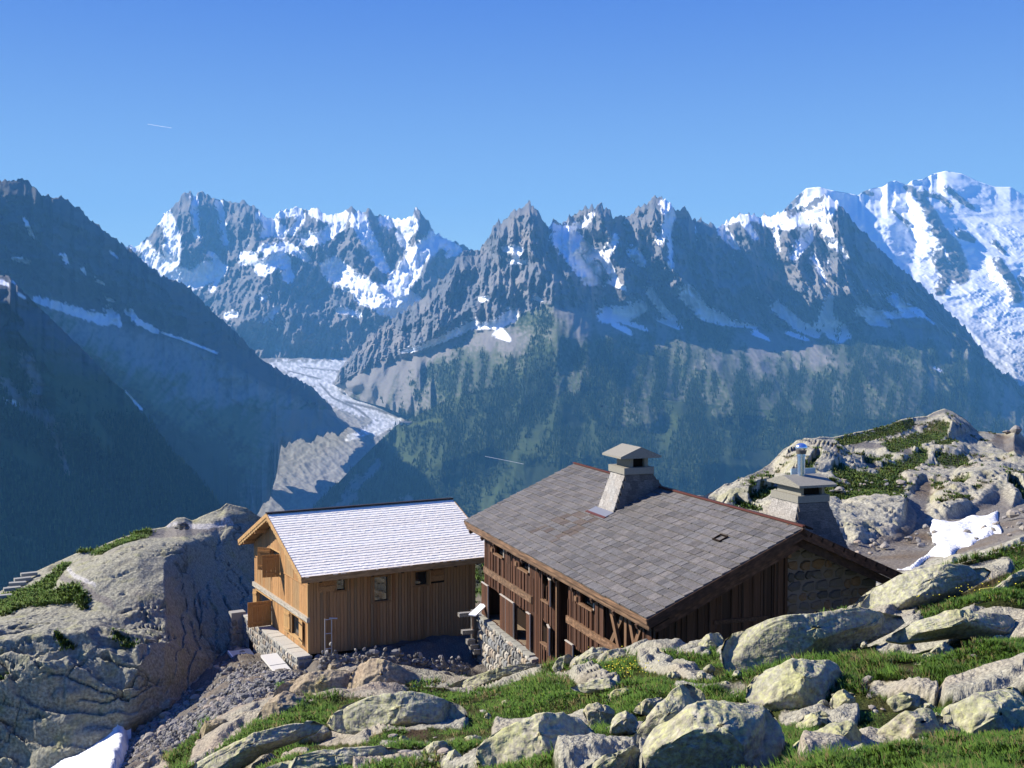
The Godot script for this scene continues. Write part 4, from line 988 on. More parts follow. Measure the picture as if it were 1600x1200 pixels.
	# smaller stones in the turf: outline from a seed, each one said by where it lies
	var list := [
		[1395, 1022, 12, 9, "white pebble-like stone just under the right-hand slab"], [1365, 1046, 16, 8, "flat grey stone in the turf right of the broad rounded boulder"], [1378, 1060, 16, 9, "second flat stone in the turf, just below the flat grey one"],
		[1430, 1080, 26, 11, "half-buried light stone above the flat pale stone"], [1486, 1076, 16, 10, "small stone half hidden in grass above the square-edged boulder"], [1450, 1110, 24, 12, "white stone against the left edge of the square-edged boulder"], [1466, 1122, 18, 8, "pink stone on top of the layered boulder's right end"],
		[1536, 1200, 24, 20, "brown stone in the grass at the bottom right"], [1488, 1032, 20, 8, "thin flat stone below the grey stone of the turf"], [1316, 1126, 26, 14, "round stone below the small yellow-topped boulder"], [1152, 1072, 22, 24, "upright oval stone left of the broad rounded boulder"], [1132, 1076, 16, 12, "dark cobble left of the upright oval stone"],
		[1108, 1052, 20, 14, "domed stone in the grass below the long slab's left end"], [1096, 1064, 20, 16, "pale angular stone below the domed stone"], [1052, 1062, 26, 14, "white stone with a flat top above the leaning slab"], [1056, 1074, 16, 10, "grey cobble under the white flat-topped stone"], [1152, 1098, 14, 14, "greenish cobble at the left foot of the broad rounded boulder"],
		[956, 1058, 18, 8, "small white stone near the yellow flowers"], [918, 1048, 20, 12, "pointed stone under the rounded mossy rock"], [872, 1052, 20, 14, "twin pale stone in brown earth"], [862, 1046, 10, 12, "upright white chip beside the twin pale stone"], [1020, 1050, 24, 12, "tan stone in grass beneath the gable corner rock"], [1000, 1054, 14, 8, "small tan stone next to the gable corner rock's foot"],
		[812, 1084, 36, 14, "long slanting brown rock in the middle of the grass"], [862, 1100, 32, 10, "low flat rock right of the long slanting brown one"], [828, 1104, 14, 8, "small stone between the two low rocks of the grass"], [790, 1106, 18, 12, "roundish stone in the grass above the bottom centre boulder"], [762, 1124, 14, 10, "little pointed stone above the left end of the bottom centre boulder"], [742, 1086, 20, 8, "flat stone below the granite sill"], [860, 1070, 14, 6, "thin white stone in the grass below the wooden wall"],
		[844, 1112, 20, 8, "dark flat stone right above the bottom centre boulder"], [664, 1080, 14, 8, "small white stone near the end of the rubble heap"], [1560, 1000, 20, 8, "flat pinkish stone on the turf at the right"], [1350, 1012, 10, 7, "small white stone on the turf below the long slab"], [1290, 1180, 14, 10, "chip of stone beside the pointed leaning stone"], [672, 1196, 16, 8, "low stone among grass near the bottom edge"], [1520, 1016, 12, 6, "tiny white stone far right on the turf"], [1182, 1124, 12, 9, "cobble in the gap left of the half-buried stone"]]
	var k := 0
	for s in list:
		boulder("stone", blob(s[0], s[1], s[2], s[3], 300 + k), s[3] * 0.006 + 0.05, 300 + k, s[4], 0.0, null, 6)
		k += 1

func shard(seed_: int, n := 11) -> ArrayMesh:    # a broken stone: the hull of a few random points, as a faceted lump
	var r := RandomNumberGenerator.new()
	r.seed = seed_
	var dirs := []
	for i in n:
		dirs.append([Vector3(r.randfn(), r.randfn() * 1.1, r.randfn()).normalized(), r.randf_range(0.55, 0.8)])
	var stretch := Vector3(1.0, r.randf_range(0.35, 0.7), r.randf_range(0.6, 0.95)) * 0.5
	var st := SurfaceTool.new()
	st.begin(Mesh.PRIMITIVE_TRIANGLES)
	st.set_smooth_group(-1)
	var base := SphereMesh.new()
	base.radial_segments = 9
	base.rings = 5
	var arr := base.get_mesh_arrays()
	var vs: PackedVector3Array = arr[Mesh.ARRAY_VERTEX]
	var out := PackedVector3Array()
	for v in vs:
		var d := v.normalized()
		var k := 1.0
		for q in dirs:
			var c: float = d.dot(q[0])
			if c > 0.05: k = minf(k, q[1] / c)
		out.append(d * k * stretch)
	for i in arr[Mesh.ARRAY_INDEX]:
		st.add_vertex(out[i])
	st.generate_normals()
	return st.commit()

func rubble():
	var shapes := []
	for i in 10: shapes.append(shard(500 + i))
	var dark := mats.stone.duplicate() as StandardMaterial3D
	dark.vertex_color_use_as_albedo = false
	var tones := []
	for c in [Color(0.2, 0.2, 0.2), Color(0.27, 0.26, 0.25), Color(0.34, 0.31, 0.27), Color(0.4, 0.34, 0.28), Color(0.15, 0.155, 0.16)]:
		var m := dark.duplicate() as StandardMaterial3D
		m.albedo_color = Color(c.r, c.g, c.b).linear_to_srgb()
		tones.append(m)
	var r := RandomNumberGenerator.new()
	r.seed = 77
	# the heap and the spill: px, py along a line, half width, size in metres, how many, surface
	var fields := [[[585, 1036, 640, 1046, 690, 1056], 12, 0.34, 60, slope_rows, "broken grey stones heaped on the pink bedrock"], [[610, 1052, 660, 1066, 600, 1074, 560, 1078], 14, 0.34, 50, slope_rows, "broken grey stones heaped on the pink bedrock"], [[490, 1030, 510, 1034, 520, 1040], 6, 0.3, 24, gully_rows, "dark stones piled at the corner of the foundation wall"],
		[[420, 1055, 400, 1085, 340, 1110, 280, 1140], 20, 0.36, 90, gully_rows, "loose stones spilled down the gully under the foundation wall"], [[385, 1010, 370, 1030, 340, 1060], 12, 0.42, 34, gully_rows, "loose stones spilled down the gully under the foundation wall"], [[300, 1090, 250, 1130, 200, 1160], 14, 0.4, 42, gully_rows, "loose stones spilled down the gully under the foundation wall"]]
	for f in fields:
		var a: Array = f[0]
		for i in f[3]:
			var t := r.randf() * (a.size() / 2 - 1)
			var k := mini(int(t), a.size() / 2 - 2)
			var v := Vector2(a[k * 2], a[k * 2 + 1]).lerp(Vector2(a[k * 2 + 2], a[k * 2 + 3]), t - k) + Vector2(r.randfn() * f[1] * 0.9, r.randfn() * f[1] * 0.55)
			var s: float = f[2] * r.randf_range(0.55, 1.5)
			var p := on_rows(f[4], v.x, v.y) + Vector3(0, s * 0.1 + 0.06, 0)
			var o := obj("rubble_stone", shapes[r.randi() % 10], tones[[0, 0, 0, 1, 1, 2, 3, 4][r.randi() % 8]])
			o.transform = Transform3D(Basis.from_euler(Vector3(r.randf_range(-0.5, 0.5), r.randf() * TAU, r.randf_range(-0.5, 0.5))).scaled(Vector3.ONE * s), p)
			tag(o, f[5], "stone", f[5])
	# the finer debris nobody could count
	var mm := MultiMesh.new()
	mm.transform_format = MultiMesh.TRANSFORM_3D
	mm.use_colors = true
	mm.mesh = shapes[3]
	var spots := []
	for i in 5200:
		var px := r.randf_range(120, 480)
		var along := clampf((480 - px) / 330.0, 0, 1)
		var py := lerpf(1035, 1185, along) + r.randfn() * 26.0
		var s := r.randf_range(0.06, 0.2)
		spots.append([on_rows(gully_rows, px, py), s])
	for i in 900:
		var px := r.randf_range(500, 735)
		spots.append([on_rows(slope_rows, px, lerpf(1040, 1058, (px - 500) / 235.0) + r.randfn() * 12.0), r.randf_range(0.05, 0.17)])
	mm.instance_count = spots.size()
	for i in spots.size():
		var g := r.randf_range(0.14, 0.36)
		mm.set_instance_transform(i, Transform3D(Basis.from_euler(Vector3(r.randf() * 6, r.randf() * 6, r.randf() * 6)).scaled(Vector3.ONE * spots[i][1] * 1.6), spots[i][0] + Vector3(0, 0.04, 0)))
		mm.set_instance_color(i, Color(g * 1.05, g, g * r.randf_range(0.88, 0.98)))
	var mi := MultiMeshInstance3D.new()
	mi.multimesh = mm
	mi.material_override = mats.stone
	mi.name = "gravel"
	add_child(mi)
	tag(mi, "fine grey debris strewn between the larger loose stones", "gravel", "", "stuff")

	# stones on the far hillside
	var places := [[1405, 762, 22, 14, "pale block on the meadow behind the metal flue"], [1442, 832, 14, 12, "dark block at the left edge of the snow patch"], [1436, 862, 18, 12, "dark stone between the cliff and the snow patch"], [1580, 812, 26, 16, "pale flat block right of the snow patch"], [1596, 838, 20, 12, "white stone at the right edge below the snow patch"], [1310, 774, 20, 10, "grey stone on the meadow just right of the shingled chimney top"], [1212, 768, 20, 8, "pale stone on the grass band left of the metal flue"], [1228, 762, 16, 8, "small dark stone on the grass band left of the metal flue"], [1570, 680, 14, 8, "low stone on the skyline right of the summit rock"], [1584, 678, 24, 16, "dark block standing on the skyline at the right"], [1470, 786, 12, 8, "small stone above the snow patch's left end"]]
	for s in places:
		var h := on_rows(hill_rows, s[0], s[1])
		var w: float = s[2] / F * -h.z
		var o := obj("stone", shapes[r.randi() % 10], tones[2 if "pale" in s[4] or "white" in s[4] else 1])
		o.transform = Transform3D(Basis.from_euler(Vector3(0.1, r.randf() * TAU, 0.1)).scaled(Vector3(w, s[3] / F * -h.z * 1.8, w)), h + Vector3(0, 0.35, 0.3))
		tag(o, s[4], "stone")
	for i in 90:
		var px := r.randf_range(1290, 1420)
		var py := r.randf_range(745, 800)
		if i >= 45: px = r.randf_range(1330, 1600); py = lerpf(870, 815, (px - 1330) / 270.0) + r.randfn() * 12.0
		var h := on_rows(hill_rows, px, py)
		var s := r.randf_range(0.15, 0.5)
		var o := obj("stone", shapes[r.randi() % 10], tones[1 + r.randi() % 3])
		o.transform = Transform3D(Basis.from_euler(Vector3(r.randfn() * 0.3, r.randf() * TAU, r.randfn() * 0.3)).scaled(Vector3.ONE * s), h + Vector3(0, 0.2, 0))
		var g := "pale stones dotted over the meadow behind the old refuge" if i < 45 else "grey stones scattered on the gravel around the snow patch"
		tag(o, g, "stone", g)
	for i in 110:
		var px := r.randf_range(560, 1590)
		var py := r.randf_range(1075, 1195) if px < 1000 else r.randf_range(1010, 1195)
		var h := on_rows(slope_rows, px, py)
		var s := r.randf_range(0.07, 0.24)
		var o := obj("stone", shapes[r.randi() % 10], tones[2 + r.randi() % 2])
		o.transform = Transform3D(Basis.from_euler(Vector3(r.randfn() * 0.3, r.randf() * TAU, r.randfn() * 0.3)).scaled(Vector3(1.3, 0.9, 1.1) * s), h + Vector3(0, s * 0.12 + lump_n.get_noise_3dv(h * 1.4) * 0.28, 0))
		tag(o, "small stones showing through the turf between the boulders", "stone", "small stones showing through the turf")
	# a cairn on the dome
	var cairn := thing("cairn", on_rows(dome_rows, 285, 838) + Vector3(0, 0.45, 0))
	for i in 14:
		var o := obj("stone", shapes[i % 10], tones[[4, 4, 0][i % 3]], cairn)
		var lv := i / 5
		o.transform = Transform3D(Basis.from_euler(Vector3(0.2 * (i % 3), i * 1.3, 0.1)).scaled(Vector3.ONE * 0.36), Vector3(sin(i * 2.4) * (0.36 - lv * 0.12), 0.03 + lv * 0.13, cos(i * 2.4) * 0.22))
	tag(cairn, "small dark cairn of piled stones on top of the rock dome", "cairn")

# ---------------------------------------------------------------- buildings
var cube := BoxMesh.new()      # one box shared by all boards, beams and shingles
var wood_n := {}

func block(called: String, parent: Node, at: Vector3, size: Vector3, m: Material, turn := Basis.IDENTITY) -> MeshInstance3D:
	var o := MeshInstance3D.new()
	o.mesh = cube
	o.material_override = m
	o.name = called
	o.transform = Transform3D(turn * Basis.from_scale(size), at)
	parent.add_child(o, true)
	return o

func grain(seed_: int, lo: float, hi: float, across := false) -> ImageTexture:     # streaks of wood: long along v, fine along u
	var img := Image.create(128, 256, false, Image.FORMAT_RGB8)
	var n := noise(seed_, 0.09, 4)
	var n2 := noise(seed_ + 1, 0.02, 3)
	var rr := RandomNumberGenerator.new()
	rr.seed = seed_
	for x in 128:
		for y in 256:
			var k := 0.5 + n.get_noise_2d(x * 1.6, y * 0.07) * 0.75 + n2.get_noise_2d(x * 2.0, y * 0.9) * 0.35
			var v := lerpf(lo, hi, clampf(k, 0, 1))
			if across: img.set_pixel(y % 128, x + 128 * (y / 128), Color(v, v * 0.99, v * 0.97))
			else: img.set_pixel(x, y, Color(v, v * 0.99, v * 0.97))
	return ImageTexture.create_from_image(img)

func wood(c: Color, tex: Texture2D, off: float, rough := 0.75, scale := Vector3(1, 1, 1)) -> StandardMaterial3D:
	var m := StandardMaterial3D.new()
	m.albedo_color = c.linear_to_srgb()
	m.albedo_texture = tex
	m.uv1_triplanar = true
	m.uv1_scale = scale
	m.uv1_offset = Vector3(off, off * 1.7, off * 0.6)
	m.roughness = rough
	m.metallic_specular = 0.35
	return m

func tones_of(c: Color, tex: Texture2D, n: int, spread: float, seed_: int, rough := 0.75, warm := 0.06, scale := Vector3(1, 1, 1)) -> Array:
	var r := RandomNumberGenerator.new()
	r.seed = seed_
	var out := []
	for i in n:
		var k := 1.0 + r.randf_range(-spread, spread)
		var w := r.randf_range(-warm, warm)
		out.append(wood(Color(c.r * k * (1 + w), c.g * k, c.b * k * (1 - w)), tex, i * 0.37, rough, scale))
	return out

# upright boards along a wall: the wall runs from "from" in direction "along" and faces "out"; holes are [x0, x1, y0, y1]
func boards(parent: Node, from: Vector3, along: Vector3, out: Vector3, length: float, low: Callable, high: Callable, width: float, thick: float, holes: Array, mats_: Array, seed_: int, called := "board", proud := 0.012, gap := 0.012):
	var r := RandomNumberGenerator.new()
	r.seed = seed_
	var turn := Basis(along, Vector3.UP, out)
	var x := 0.0
	while x < length - 0.02:
		var w := minf(width * r.randf_range(0.88, 1.12), length - x)
		if length - x - w < width * 0.4: w = length - x
		var c := x + w / 2
		var spans := [[low.call(c), high.call(c)]]
		for h in holes:
			if c < h[0] or c > h[1]: continue
			var next := []
			for s in spans:
				if h[3] <= s[0] or h[2] >= s[1]: next.append(s)
				else:
					if h[2] - s[0] > 0.03: next.append([s[0], h[2]])
					if s[1] - h[3] > 0.03: next.append([h[3], s[1]])
			spans = next
		var m: Material = mats_[r.randi() % mats_.size()]
		for s in spans:
			block(called, parent, from + along * c + Vector3.UP * ((s[0] + s[1]) / 2) + out * (thick / 2 + r.randf() * proud), Vector3(w - gap, s[1] - s[0], thick), m, turn)
		x += w

func stone_shapes() -> Array:      # rough faced wall stones, one unit across, face toward +z
	var out := []
	for k in 8:
		var r := RandomNumberGenerator.new()
		r.seed = 900 + k
		var n := 7
		var st := SurfaceTool.new()
		st.begin(Mesh.PRIMITIVE_TRIANGLES)
		st.set_smooth_group(-1)
		var rim := []
		var face := []
		for i in n:
			var a := TAU * (i + r.randf_range(-0.2, 0.2)) / n
			var q := Vector2(cos(a), sin(a))
			q /= maxf(absf(q.x), absf(q.y)) * r.randf_range(1.0, 1.22)
			rim.append(Vector3(q.x * 0.5, q.y * 0.5, 0.1))
			face.append(Vector3(q.x * 0.4, q.y * 0.4, 0.42 + r.randf_range(-0.12, 0.1)))
		var mid := Vector3(r.randf_range(-0.1, 0.1), r.randf_range(-0.1, 0.1), 0.5)
		for i in n:
			var j := (i + 1) % n
			var base_i := Vector3(rim[i].x, rim[i].y, -0.5)
			var base_j := Vector3(rim[j].x, rim[j].y, -0.5)
			for t in [[mid, face[j], face[i]], [face[i], face[j], rim[j]], [face[i], rim[j], rim[i]], [rim[i], rim[j], base_j], [rim[i], base_j, base_i]]:
				for v in t: st.add_vertex(v)
		st.generate_normals()
		out.append(st.commit())
	return out

var wall_stones := []
var stone_tones := []

func stone_wall(parent: Node, from: Vector3, along: Vector3, out: Vector3, length: float, low: Callable, high: Callable, seed_: int, row_h := 0.3, wide := 0.22, tones: Array = [], most := 300, skip: Array = []):
	if wall_stones.is_empty():
		wall_stones = stone_shapes()
		for c in [Color(0.3, 0.3, 0.29), Color(0.24, 0.25, 0.26), Color(0.4, 0.36, 0.3), Color(0.44, 0.37, 0.28), Color(0.34, 0.34, 0.31), Color(0.5, 0.47, 0.42), Color(0.27, 0.285, 0.3), Color(0.2, 0.2, 0.195), Color(0.36, 0.3, 0.25)]:
			var m := (mats.stone as StandardMaterial3D).duplicate() as StandardMaterial3D
			m.vertex_color_use_as_albedo = false
			m.albedo_color = c.linear_to_srgb()
			stone_tones.append(m)
	if tones.is_empty(): tones = stone_tones
	var r := RandomNumberGenerator.new()
	r.seed = seed_
	var top := -1e9
	var bottom := 1e9
	for i in 21:
		top = maxf(top, high.call(length * i / 20.0))
		bottom = minf(bottom, low.call(length * i / 20.0))
	var y := bottom
	var k := 0
	while y < top - 0.05:
		var h := row_h * r.randf_range(0.75, 1.25)
		var x := 0.0
		while x < length - 0.03:
			var w := minf(wide * r.randf_range(0.6, 1.5), length - x)
			if length - x - w < wide * 0.4: w = length - x
			var c := x + w / 2
			var y0 := maxf(y, low.call(c))
			var y1 := minf(y + h, high.call(c))
			var open := false
			for s in skip:
				if c > s[0] and c < s[1] and (y0 + y1) / 2 > s[2] and (y0 + y1) / 2 < s[3]: open = true
			if y1 - y0 > 0.06 and k < most and not open:
				var turn := Basis(along, Vector3.UP, out).rotated(out, r.randf_range(-0.14, 0.14))
				var o := block("stone", parent, from + along * c + Vector3.UP * ((y0 + y1) / 2 + r.randf_range(-0.03, 0.03)) - out * (0.04 + r.randf() * 0.03), Vector3(w * r.randf_range(0.96, 1.1), (y1 - y0) * r.randf_range(0.94, 1.1), 0.22 + r.randf() * 0.06), tones[r.randi() % tones.size()], turn)
				o.mesh = wall_stones[r.randi() % 8]
				k += 1
			x += w
		y += h

func solid(parts: Array) -> ArrayMesh:   # several [polygon (x, y), z0, z1] prisms in one mesh; polygons run clockwise or not, both are closed
	var st := SurfaceTool.new()
	st.begin(Mesh.PRIMITIVE_TRIANGLES)
	st.set_smooth_group(-1)
	for p in parts:
		var poly := PackedVector2Array(p[0])
		if Geometry2D.is_polygon_clockwise(poly): poly.reverse()
		var n := poly.size()
		var tri := Geometry2D.triangulate_polygon(poly)
		for i in range(0, tri.size(), 3):
			var a := poly[tri[i]]; var b := poly[tri[i + 1]]; var c := poly[tri[i + 2]]
			if (b - a).cross(c - a) < 0: var q := b; b = c; c = q
			for v in [a, c, b]: st.add_vertex(Vector3(v.x, v.y, p[2]))
			for v in [a, b, c]: st.add_vertex(Vector3(v.x, v.y, p[1]))
		for i in n:
			var a := poly[i]; var b := poly[(i + 1) % n]
			for v in [Vector3(a.x, a.y, p[1]), Vector3(a.x, a.y, p[2]), Vector3(b.x, b.y, p[2]), Vector3(a.x, a.y, p[1]), Vector3(b.x, b.y, p[2]), Vector3(b.x, b.y, p[1])]: st.add_vertex(v)
	st.generate_normals()
	return st.commit()

func part(called: String, parent: Node, mesh: Mesh, m: Material, at := Vector3.ZERO, turn := Basis.IDENTITY) -> MeshInstance3D:
	var o := obj(called, mesh, m, parent)
	o.transform = Transform3D(turn, at)
	return o

func group_node(called: String, parent: Node) -> Node3D:
	var o := Node3D.new()
	o.name = called
	parent.add_child(o, true)
	return o

func new_chalet():
	var g1 := grain(201, 0.72, 1.0)
	var g0 := grain(205, 0.9, 1.0)
	var larch := tones_of(Color(0.5, 0.3, 0.14), g1, 8, 0.17, 1, 0.6, 0.1)
	var larch_front := tones_of(Color(0.5, 0.29, 0.135), g1, 8, 0.26, 2, 0.65, 0.12)
	var fresh := tones_of(Color(0.6, 0.38, 0.17), g1, 4, 0.1, 3, 0.55)
	var shutter := tones_of(Color(0.5, 0.24, 0.075), g1, 4, 0.12, 4, 0.5)
	var roof_w := tones_of(Color(1.0, 0.95, 0.82), g0, 6, 0.06, 5, 0.42, 0.01)
	var iron := mat_flat(Color(0.02, 0.02, 0.022), 0.5)
	var dark := mat_flat(Color(0.035, 0.024, 0.015), 0.9)
	var mortar := mat_flat(Color(0.3, 0.29, 0.26))
	var concrete := (mats.stone as StandardMaterial3D).duplicate() as StandardMaterial3D
	concrete.vertex_color_use_as_albedo = false
	concrete.albedo_color = Color(0.5, 0.49, 0.45).linear_to_srgb()
	var glass := mat_flat(Color(0.012, 0.016, 0.02), 0.04)
	glass.metallic_specular = 0.7
	var a := 0.517
	var o1 := pt(483, 968, 46.0) - Vector3(0, 1.37, 0)
	var house := thing("wooden_chalet", o1)
	house.rotation.y = a
	tag(house, "small new chalet of golden boards under a gleaming white shingle roof", "chalet")
	var L := 8.02
	var W := 7.93
	var s := 0.416
	var zr := -3.877
	var hr := 5.367
	var roof_y := func(z: float) -> float: return hr - s * absf(z - zr)
	# walls: a dark core, boards in front of it
	var core := part("wall", house, solid([[[Vector2(0.12, -1.5), Vector2(W - 0.12, -1.5), Vector2(W - 0.12, roof_y.call(-W) - 0.3), Vector2(-zr, hr - 0.32), Vector2(0.12, roof_y.call(0.0) - 0.3)], 0.1, L - 0.1]]), dark, Vector3.ZERO, Basis(Vector3(0, 0, -1), Vector3(0, 1, 0), Vector3(1, 0, 0)))
	core.set_meta("label", "dark inside of the board walls")
	var front := group_node("wall", house)
	boards(front, Vector3(0.02, 0, 0), Vector3(1, 0, 0), Vector3(0, 0, 1), L - 0.04, func(x): return -0.12 - 0.05 * x, func(x): return roof_y.call(0.0) - 0.22, 0.155, 0.03, [[1.19, 1.65, 2.45, 2.97], [2.94, 3.66, 1.76, 2.9], [4.91, 5.57, 2.26, 2.92], [0.44, 1.19, 2.47, 3.0], [5.57, 6.4, 2.28, 2.9]], larch_front, 11)
	for p in [[0.44, 1.17], [5.67, 6.38]]:     # flush shutters of cross boards beside the small windows
		for k in 2: block("board", front, Vector3((p[0] + p[1]) / 2, 2.6 + k * 0.26 - (0.1 if p[0] > 3 else 0.0), 0.035), Vector3(p[1] - p[0], 0.245, 0.04), larch_front[k])
	var gable := group_node("wall", house)
	var gx := Vector3(-0.0, 0, -0.0)
	# the gable runs back from the corner; "along" is -z
	boards(gable, gx, Vector3(0, 0, -1), Vector3(-1, 0, 0), W, func(v): return -0.1, func(v): return 1.27, 0.27, 0.03, [[5.1, 7.5, -0.05, 1.15], [1.12, 2.4, 0.22, 1.2]], larch, 12)
	boards(gable, gx, Vector3(0, 0, -1), Vector3(-1, 0, 0), W, func(v): return 1.47, func(v): return 2.76, 0.3, 0.03, [[3.75, 5.2, 2.5, 3.6]], larch, 13)
	boards(gable, gx + Vector3(-0.02, 0, 0), Vector3(0, 0, -1), Vector3(-1, 0, 0), W, func(v): return 2.79, func(v): return roof_y.call(-v) - 0.26, 0.3, 0.03, [[3.75, 5.2, 2.5, 3.6]], larch, 14)
	block("drip_board", gable, Vector3(-0.05, 2.775, -W / 2), Vector3(0.06, 0.03, W), larch[1])
	block("corner_post", house, Vector3(-0.03, 1.4, 0.015), Vector3(0.1, 2.98, 0.09), fresh[1])
	var sill := block("sill_beam", house, Vector3(-0.07, 1.37, -W / 2 + 0.03), Vector3(0.14, 0.2, W + 0.2), wood(Color(0.5, 0.47, 0.4), g1, 0.3, 0.8))
	sill.set_meta("label", "bleached pale beam between the two tiers of the gable")
	# gable openings and their shutters
	var rv := mat_flat(Color(0.02, 0.012, 0.008), 0.9)
	for h in [[5.1, 7.5, -0.05, 1.15], [1.12, 2.4, 0.22, 1.2], [3.75, 5.2, 2.55, 3.6]]:
		var w := group_node("window", house)
		block("pane", w, Vector3(0.07, (h[2] + h[3]) / 2, -(h[0] + h[1]) / 2), Vector3(0.02, h[3] - h[2], h[1] - h[0]), glass)
		for e in [h[0], h[1]]: block("frame", w, Vector3(0.02, (h[2] + h[3]) / 2, -e), Vector3(0.12, h[3] - h[2], 0.07), fresh[0])
		block("sill", w, Vector3(0.0, h[2], -(h[0] + h[1]) / 2), Vector3(0.2, 0.06, h[1] - h[0] + 0.1), fresh[2])
		block("lintel", w, Vector3(0.0, h[3], -(h[0] + h[1]) / 2), Vector3(0.14, 0.07, h[1] - h[0] + 0.1), fresh[2])
	var leaf := func(hinge: Vector3, width: float, height: float, swing: float, mset: Array, straps := true):
		var sh := group_node("shutter", house)
		sh.position = hinge
		sh.rotation.y = swing
		var n := int(ceil(width / 0.22))
		for k in n: block("board", sh, Vector3(width * (k + 0.5) / n, height / 2, 0), Vector3(width / n - 0.008, height, 0.035), mset[k % mset.size()])
		for y in ([0.16, 0.84] if straps else []): block("hinge_strap", sh, Vector3(width / 2, height * y, 0.025), Vector3(width * 0.95, 0.05, 0.014), iron)
		for y in ([0.16, 0.84] if straps else []): block("cleat", sh, Vector3(width / 2, height * y, -0.03), Vector3(width * 0.9, 0.1, 0.03), mset[0])
	leaf.call(Vector3(-0.06, -0.02, -7.5), 0.42, 1.14, PI / 2 + 0.15, fresh)          # far leaf, nearly flat against the wall
	leaf.call(Vector3(-0.06, -0.04, -5.15), 1.1, 1.16, PI - 0.08, shutter)           # swung out toward us
	leaf.call(Vector3(-0.07, 0.2, -2.4), 0.62, 1.0, PI / 2 + 0.12, fresh)
	leaf.call(Vector3(-0.07, 0.16, -1.12), 0.62, 1.02, -PI / 2 - 0.1, fresh)
	leaf.call(Vector3(-0.07, 2.52, -5.15), 0.72, 1.06, PI / 2 + 0.7, shutter)
	leaf.call(Vector3(-0.07, 2.5, -3.8), 0.78, 1.02, PI - 0.25, shutter)
	# front windows
	for h in [[1.19, 1.65, 2.45, 2.97], [2.94, 3.66, 1.76, 2.9], [4.91, 5.57, 2.26, 2.92]]:
		var w := group_node("window", house)
		var c := Vector3((h[0] + h[1]) / 2, (h[2] + h[3]) / 2, -0.06)
		block("pane", w, c, Vector3(h[1] - h[0], h[3] - h[2], 0.02), glass)
		for e in [h[0], h[1]]: block("frame", w, Vector3(e, c.y, 0.0), Vector3(0.07, h[3] - h[2] + 0.1, 0.13), larch_front[2])
		for e in [h[2], h[3]]: block("frame", w, Vector3(c.x, e, 0.0), Vector3(h[1] - h[0] + 0.16, 0.07, 0.15), larch_front[3])
		block("shutter", w, Vector3(h[1] + 0.05, c.y, 0.12), Vector3(0.05, h[3] - h[2], 0.2), larch_front[5])
	# roof
	var roof := group_node("roof", house)
	var x0 := -0.63
	var x1 := L + 0.71
	var th := atan(s)
	for side in [1, -1]:
		var run := 4.82 if side == 1 else 4.687
		var slope := run / cos(th)
		var mid := Vector3((x0 + x1) / 2, hr - s * run / 2 - 0.1, zr + side * run / 2)
		var turn := Basis(Vector3(1, 0, 0), side * th)
		block("deck", roof, mid - turn.y * 0.02, Vector3(x1 - x0 - 0.02, 0.11, slope), larch[0], turn)
		# courses of shingles, each with a slightly ragged lower edge
		var rr := RandomNumberGenerator.new()
		rr.seed = 40 + side
		var n := 27
		for k in n:
			var st := SurfaceTool.new()
			st.begin(Mesh.PRIMITIVE_TRIANGLES)
			st.set_smooth_group(-1)
			var e := slope / n
			var x := x0
			while x < x1 - 0.02:
				var w := minf(rr.randf_range(0.1, 0.24), x1 - x)
				var d := rr.randf_range(-0.018, 0.018)
				var lift := rr.randf_range(0.0, 0.008)
				var lo := (k + 1) * e + d
				var hi := k * e - 0.03
				# a thin wedge: thick at its lower edge
				var p := [Vector3(x, 0.05, hi), Vector3(x + w - 0.003, 0.05, hi), Vector3(x + w - 0.003, 0.066 + lift, lo), Vector3(x, 0.066 + lift, lo), Vector3(x, 0.04, lo), Vector3(x + w - 0.005, 0.04, lo)]
				for t in [[0, 1, 2], [0, 2, 3], [3, 2, 5], [3, 5, 4], [0, 3, 4], [1, 5, 2]]:
					for v in t: st.add_vertex(p[v])
				x += w
			st.generate_normals()
			part("shingle_course", roof, st.commit(), roof_w[rr.randi() % 6], Vector3(0, hr, zr), Basis(Vector3(1, 0, 0), th) if side == 1 else Basis(Vector3(0, 1, 0), PI) * Basis(Vector3(1, 0, 0), th)).position.x = 0.0 if side == 1 else x0 + x1
		# scalloped verge boards at both gables
		for gx2 in [x0 - 0.02, x1 + 0.02]:
			for tier in 2:
				var poly := []
				var m := 30
				for i in m + 1: poly.append(Vector2(slope * i / m, 0.1 - tier * 0.12))
				for i in range(m, -1, -1):
					poly.append(Vector2(slope * i / m, -0.05 - tier * 0.12 - (0.05 if i % 2 else 0.0)))
				var vb := part("verge_board", roof, solid([[poly, -0.015, 0.015]]), fresh[tier], Vector3(gx2 + (0.03 * tier if gx2 < 0 else -0.03 * tier), hr - 0.03, zr), Basis(Vector3(0, -sin(th), side * cos(th)), Vector3(0, cos(th), side * sin(th)), Vector3(-side, 0, 0)))
		block("fascia", roof, Vector3((x0 + x1) / 2, hr - s * run - 0.06, zr + side * (run - 0.0)), Vector3(x1 - x0 + 0.05, 0.27, 0.05), wood(Color(0.5, 0.3, 0.13), g1, 0.2))
		for bx in [0.25, 1.1, 2.6, 4.0, 5.4, 6.6, 7.7]:
			block("bracket", roof, Vector3(bx, hr - s * run - 0.1 + 0.05, zr + side * (run - 0.5)), Vector3(0.12, 0.14, 0.85), dark, turn)
	block("ridge_cap", roof, Vector3((x0 + x1) / 2, hr + 0.085, zr), Vector3(x1 - x0 + 0.04, 0.06, 0.26), mat_flat(Color(0.035, 0.03, 0.028), 0.5))
	for k in 5: block("purlin", roof, Vector3(-0.3, roof_y.call(-0.2 - k * 1.9) - 0.24, -0.2 - k * 1.9), Vector3(0.6, 0.16, 0.14), larch[k])

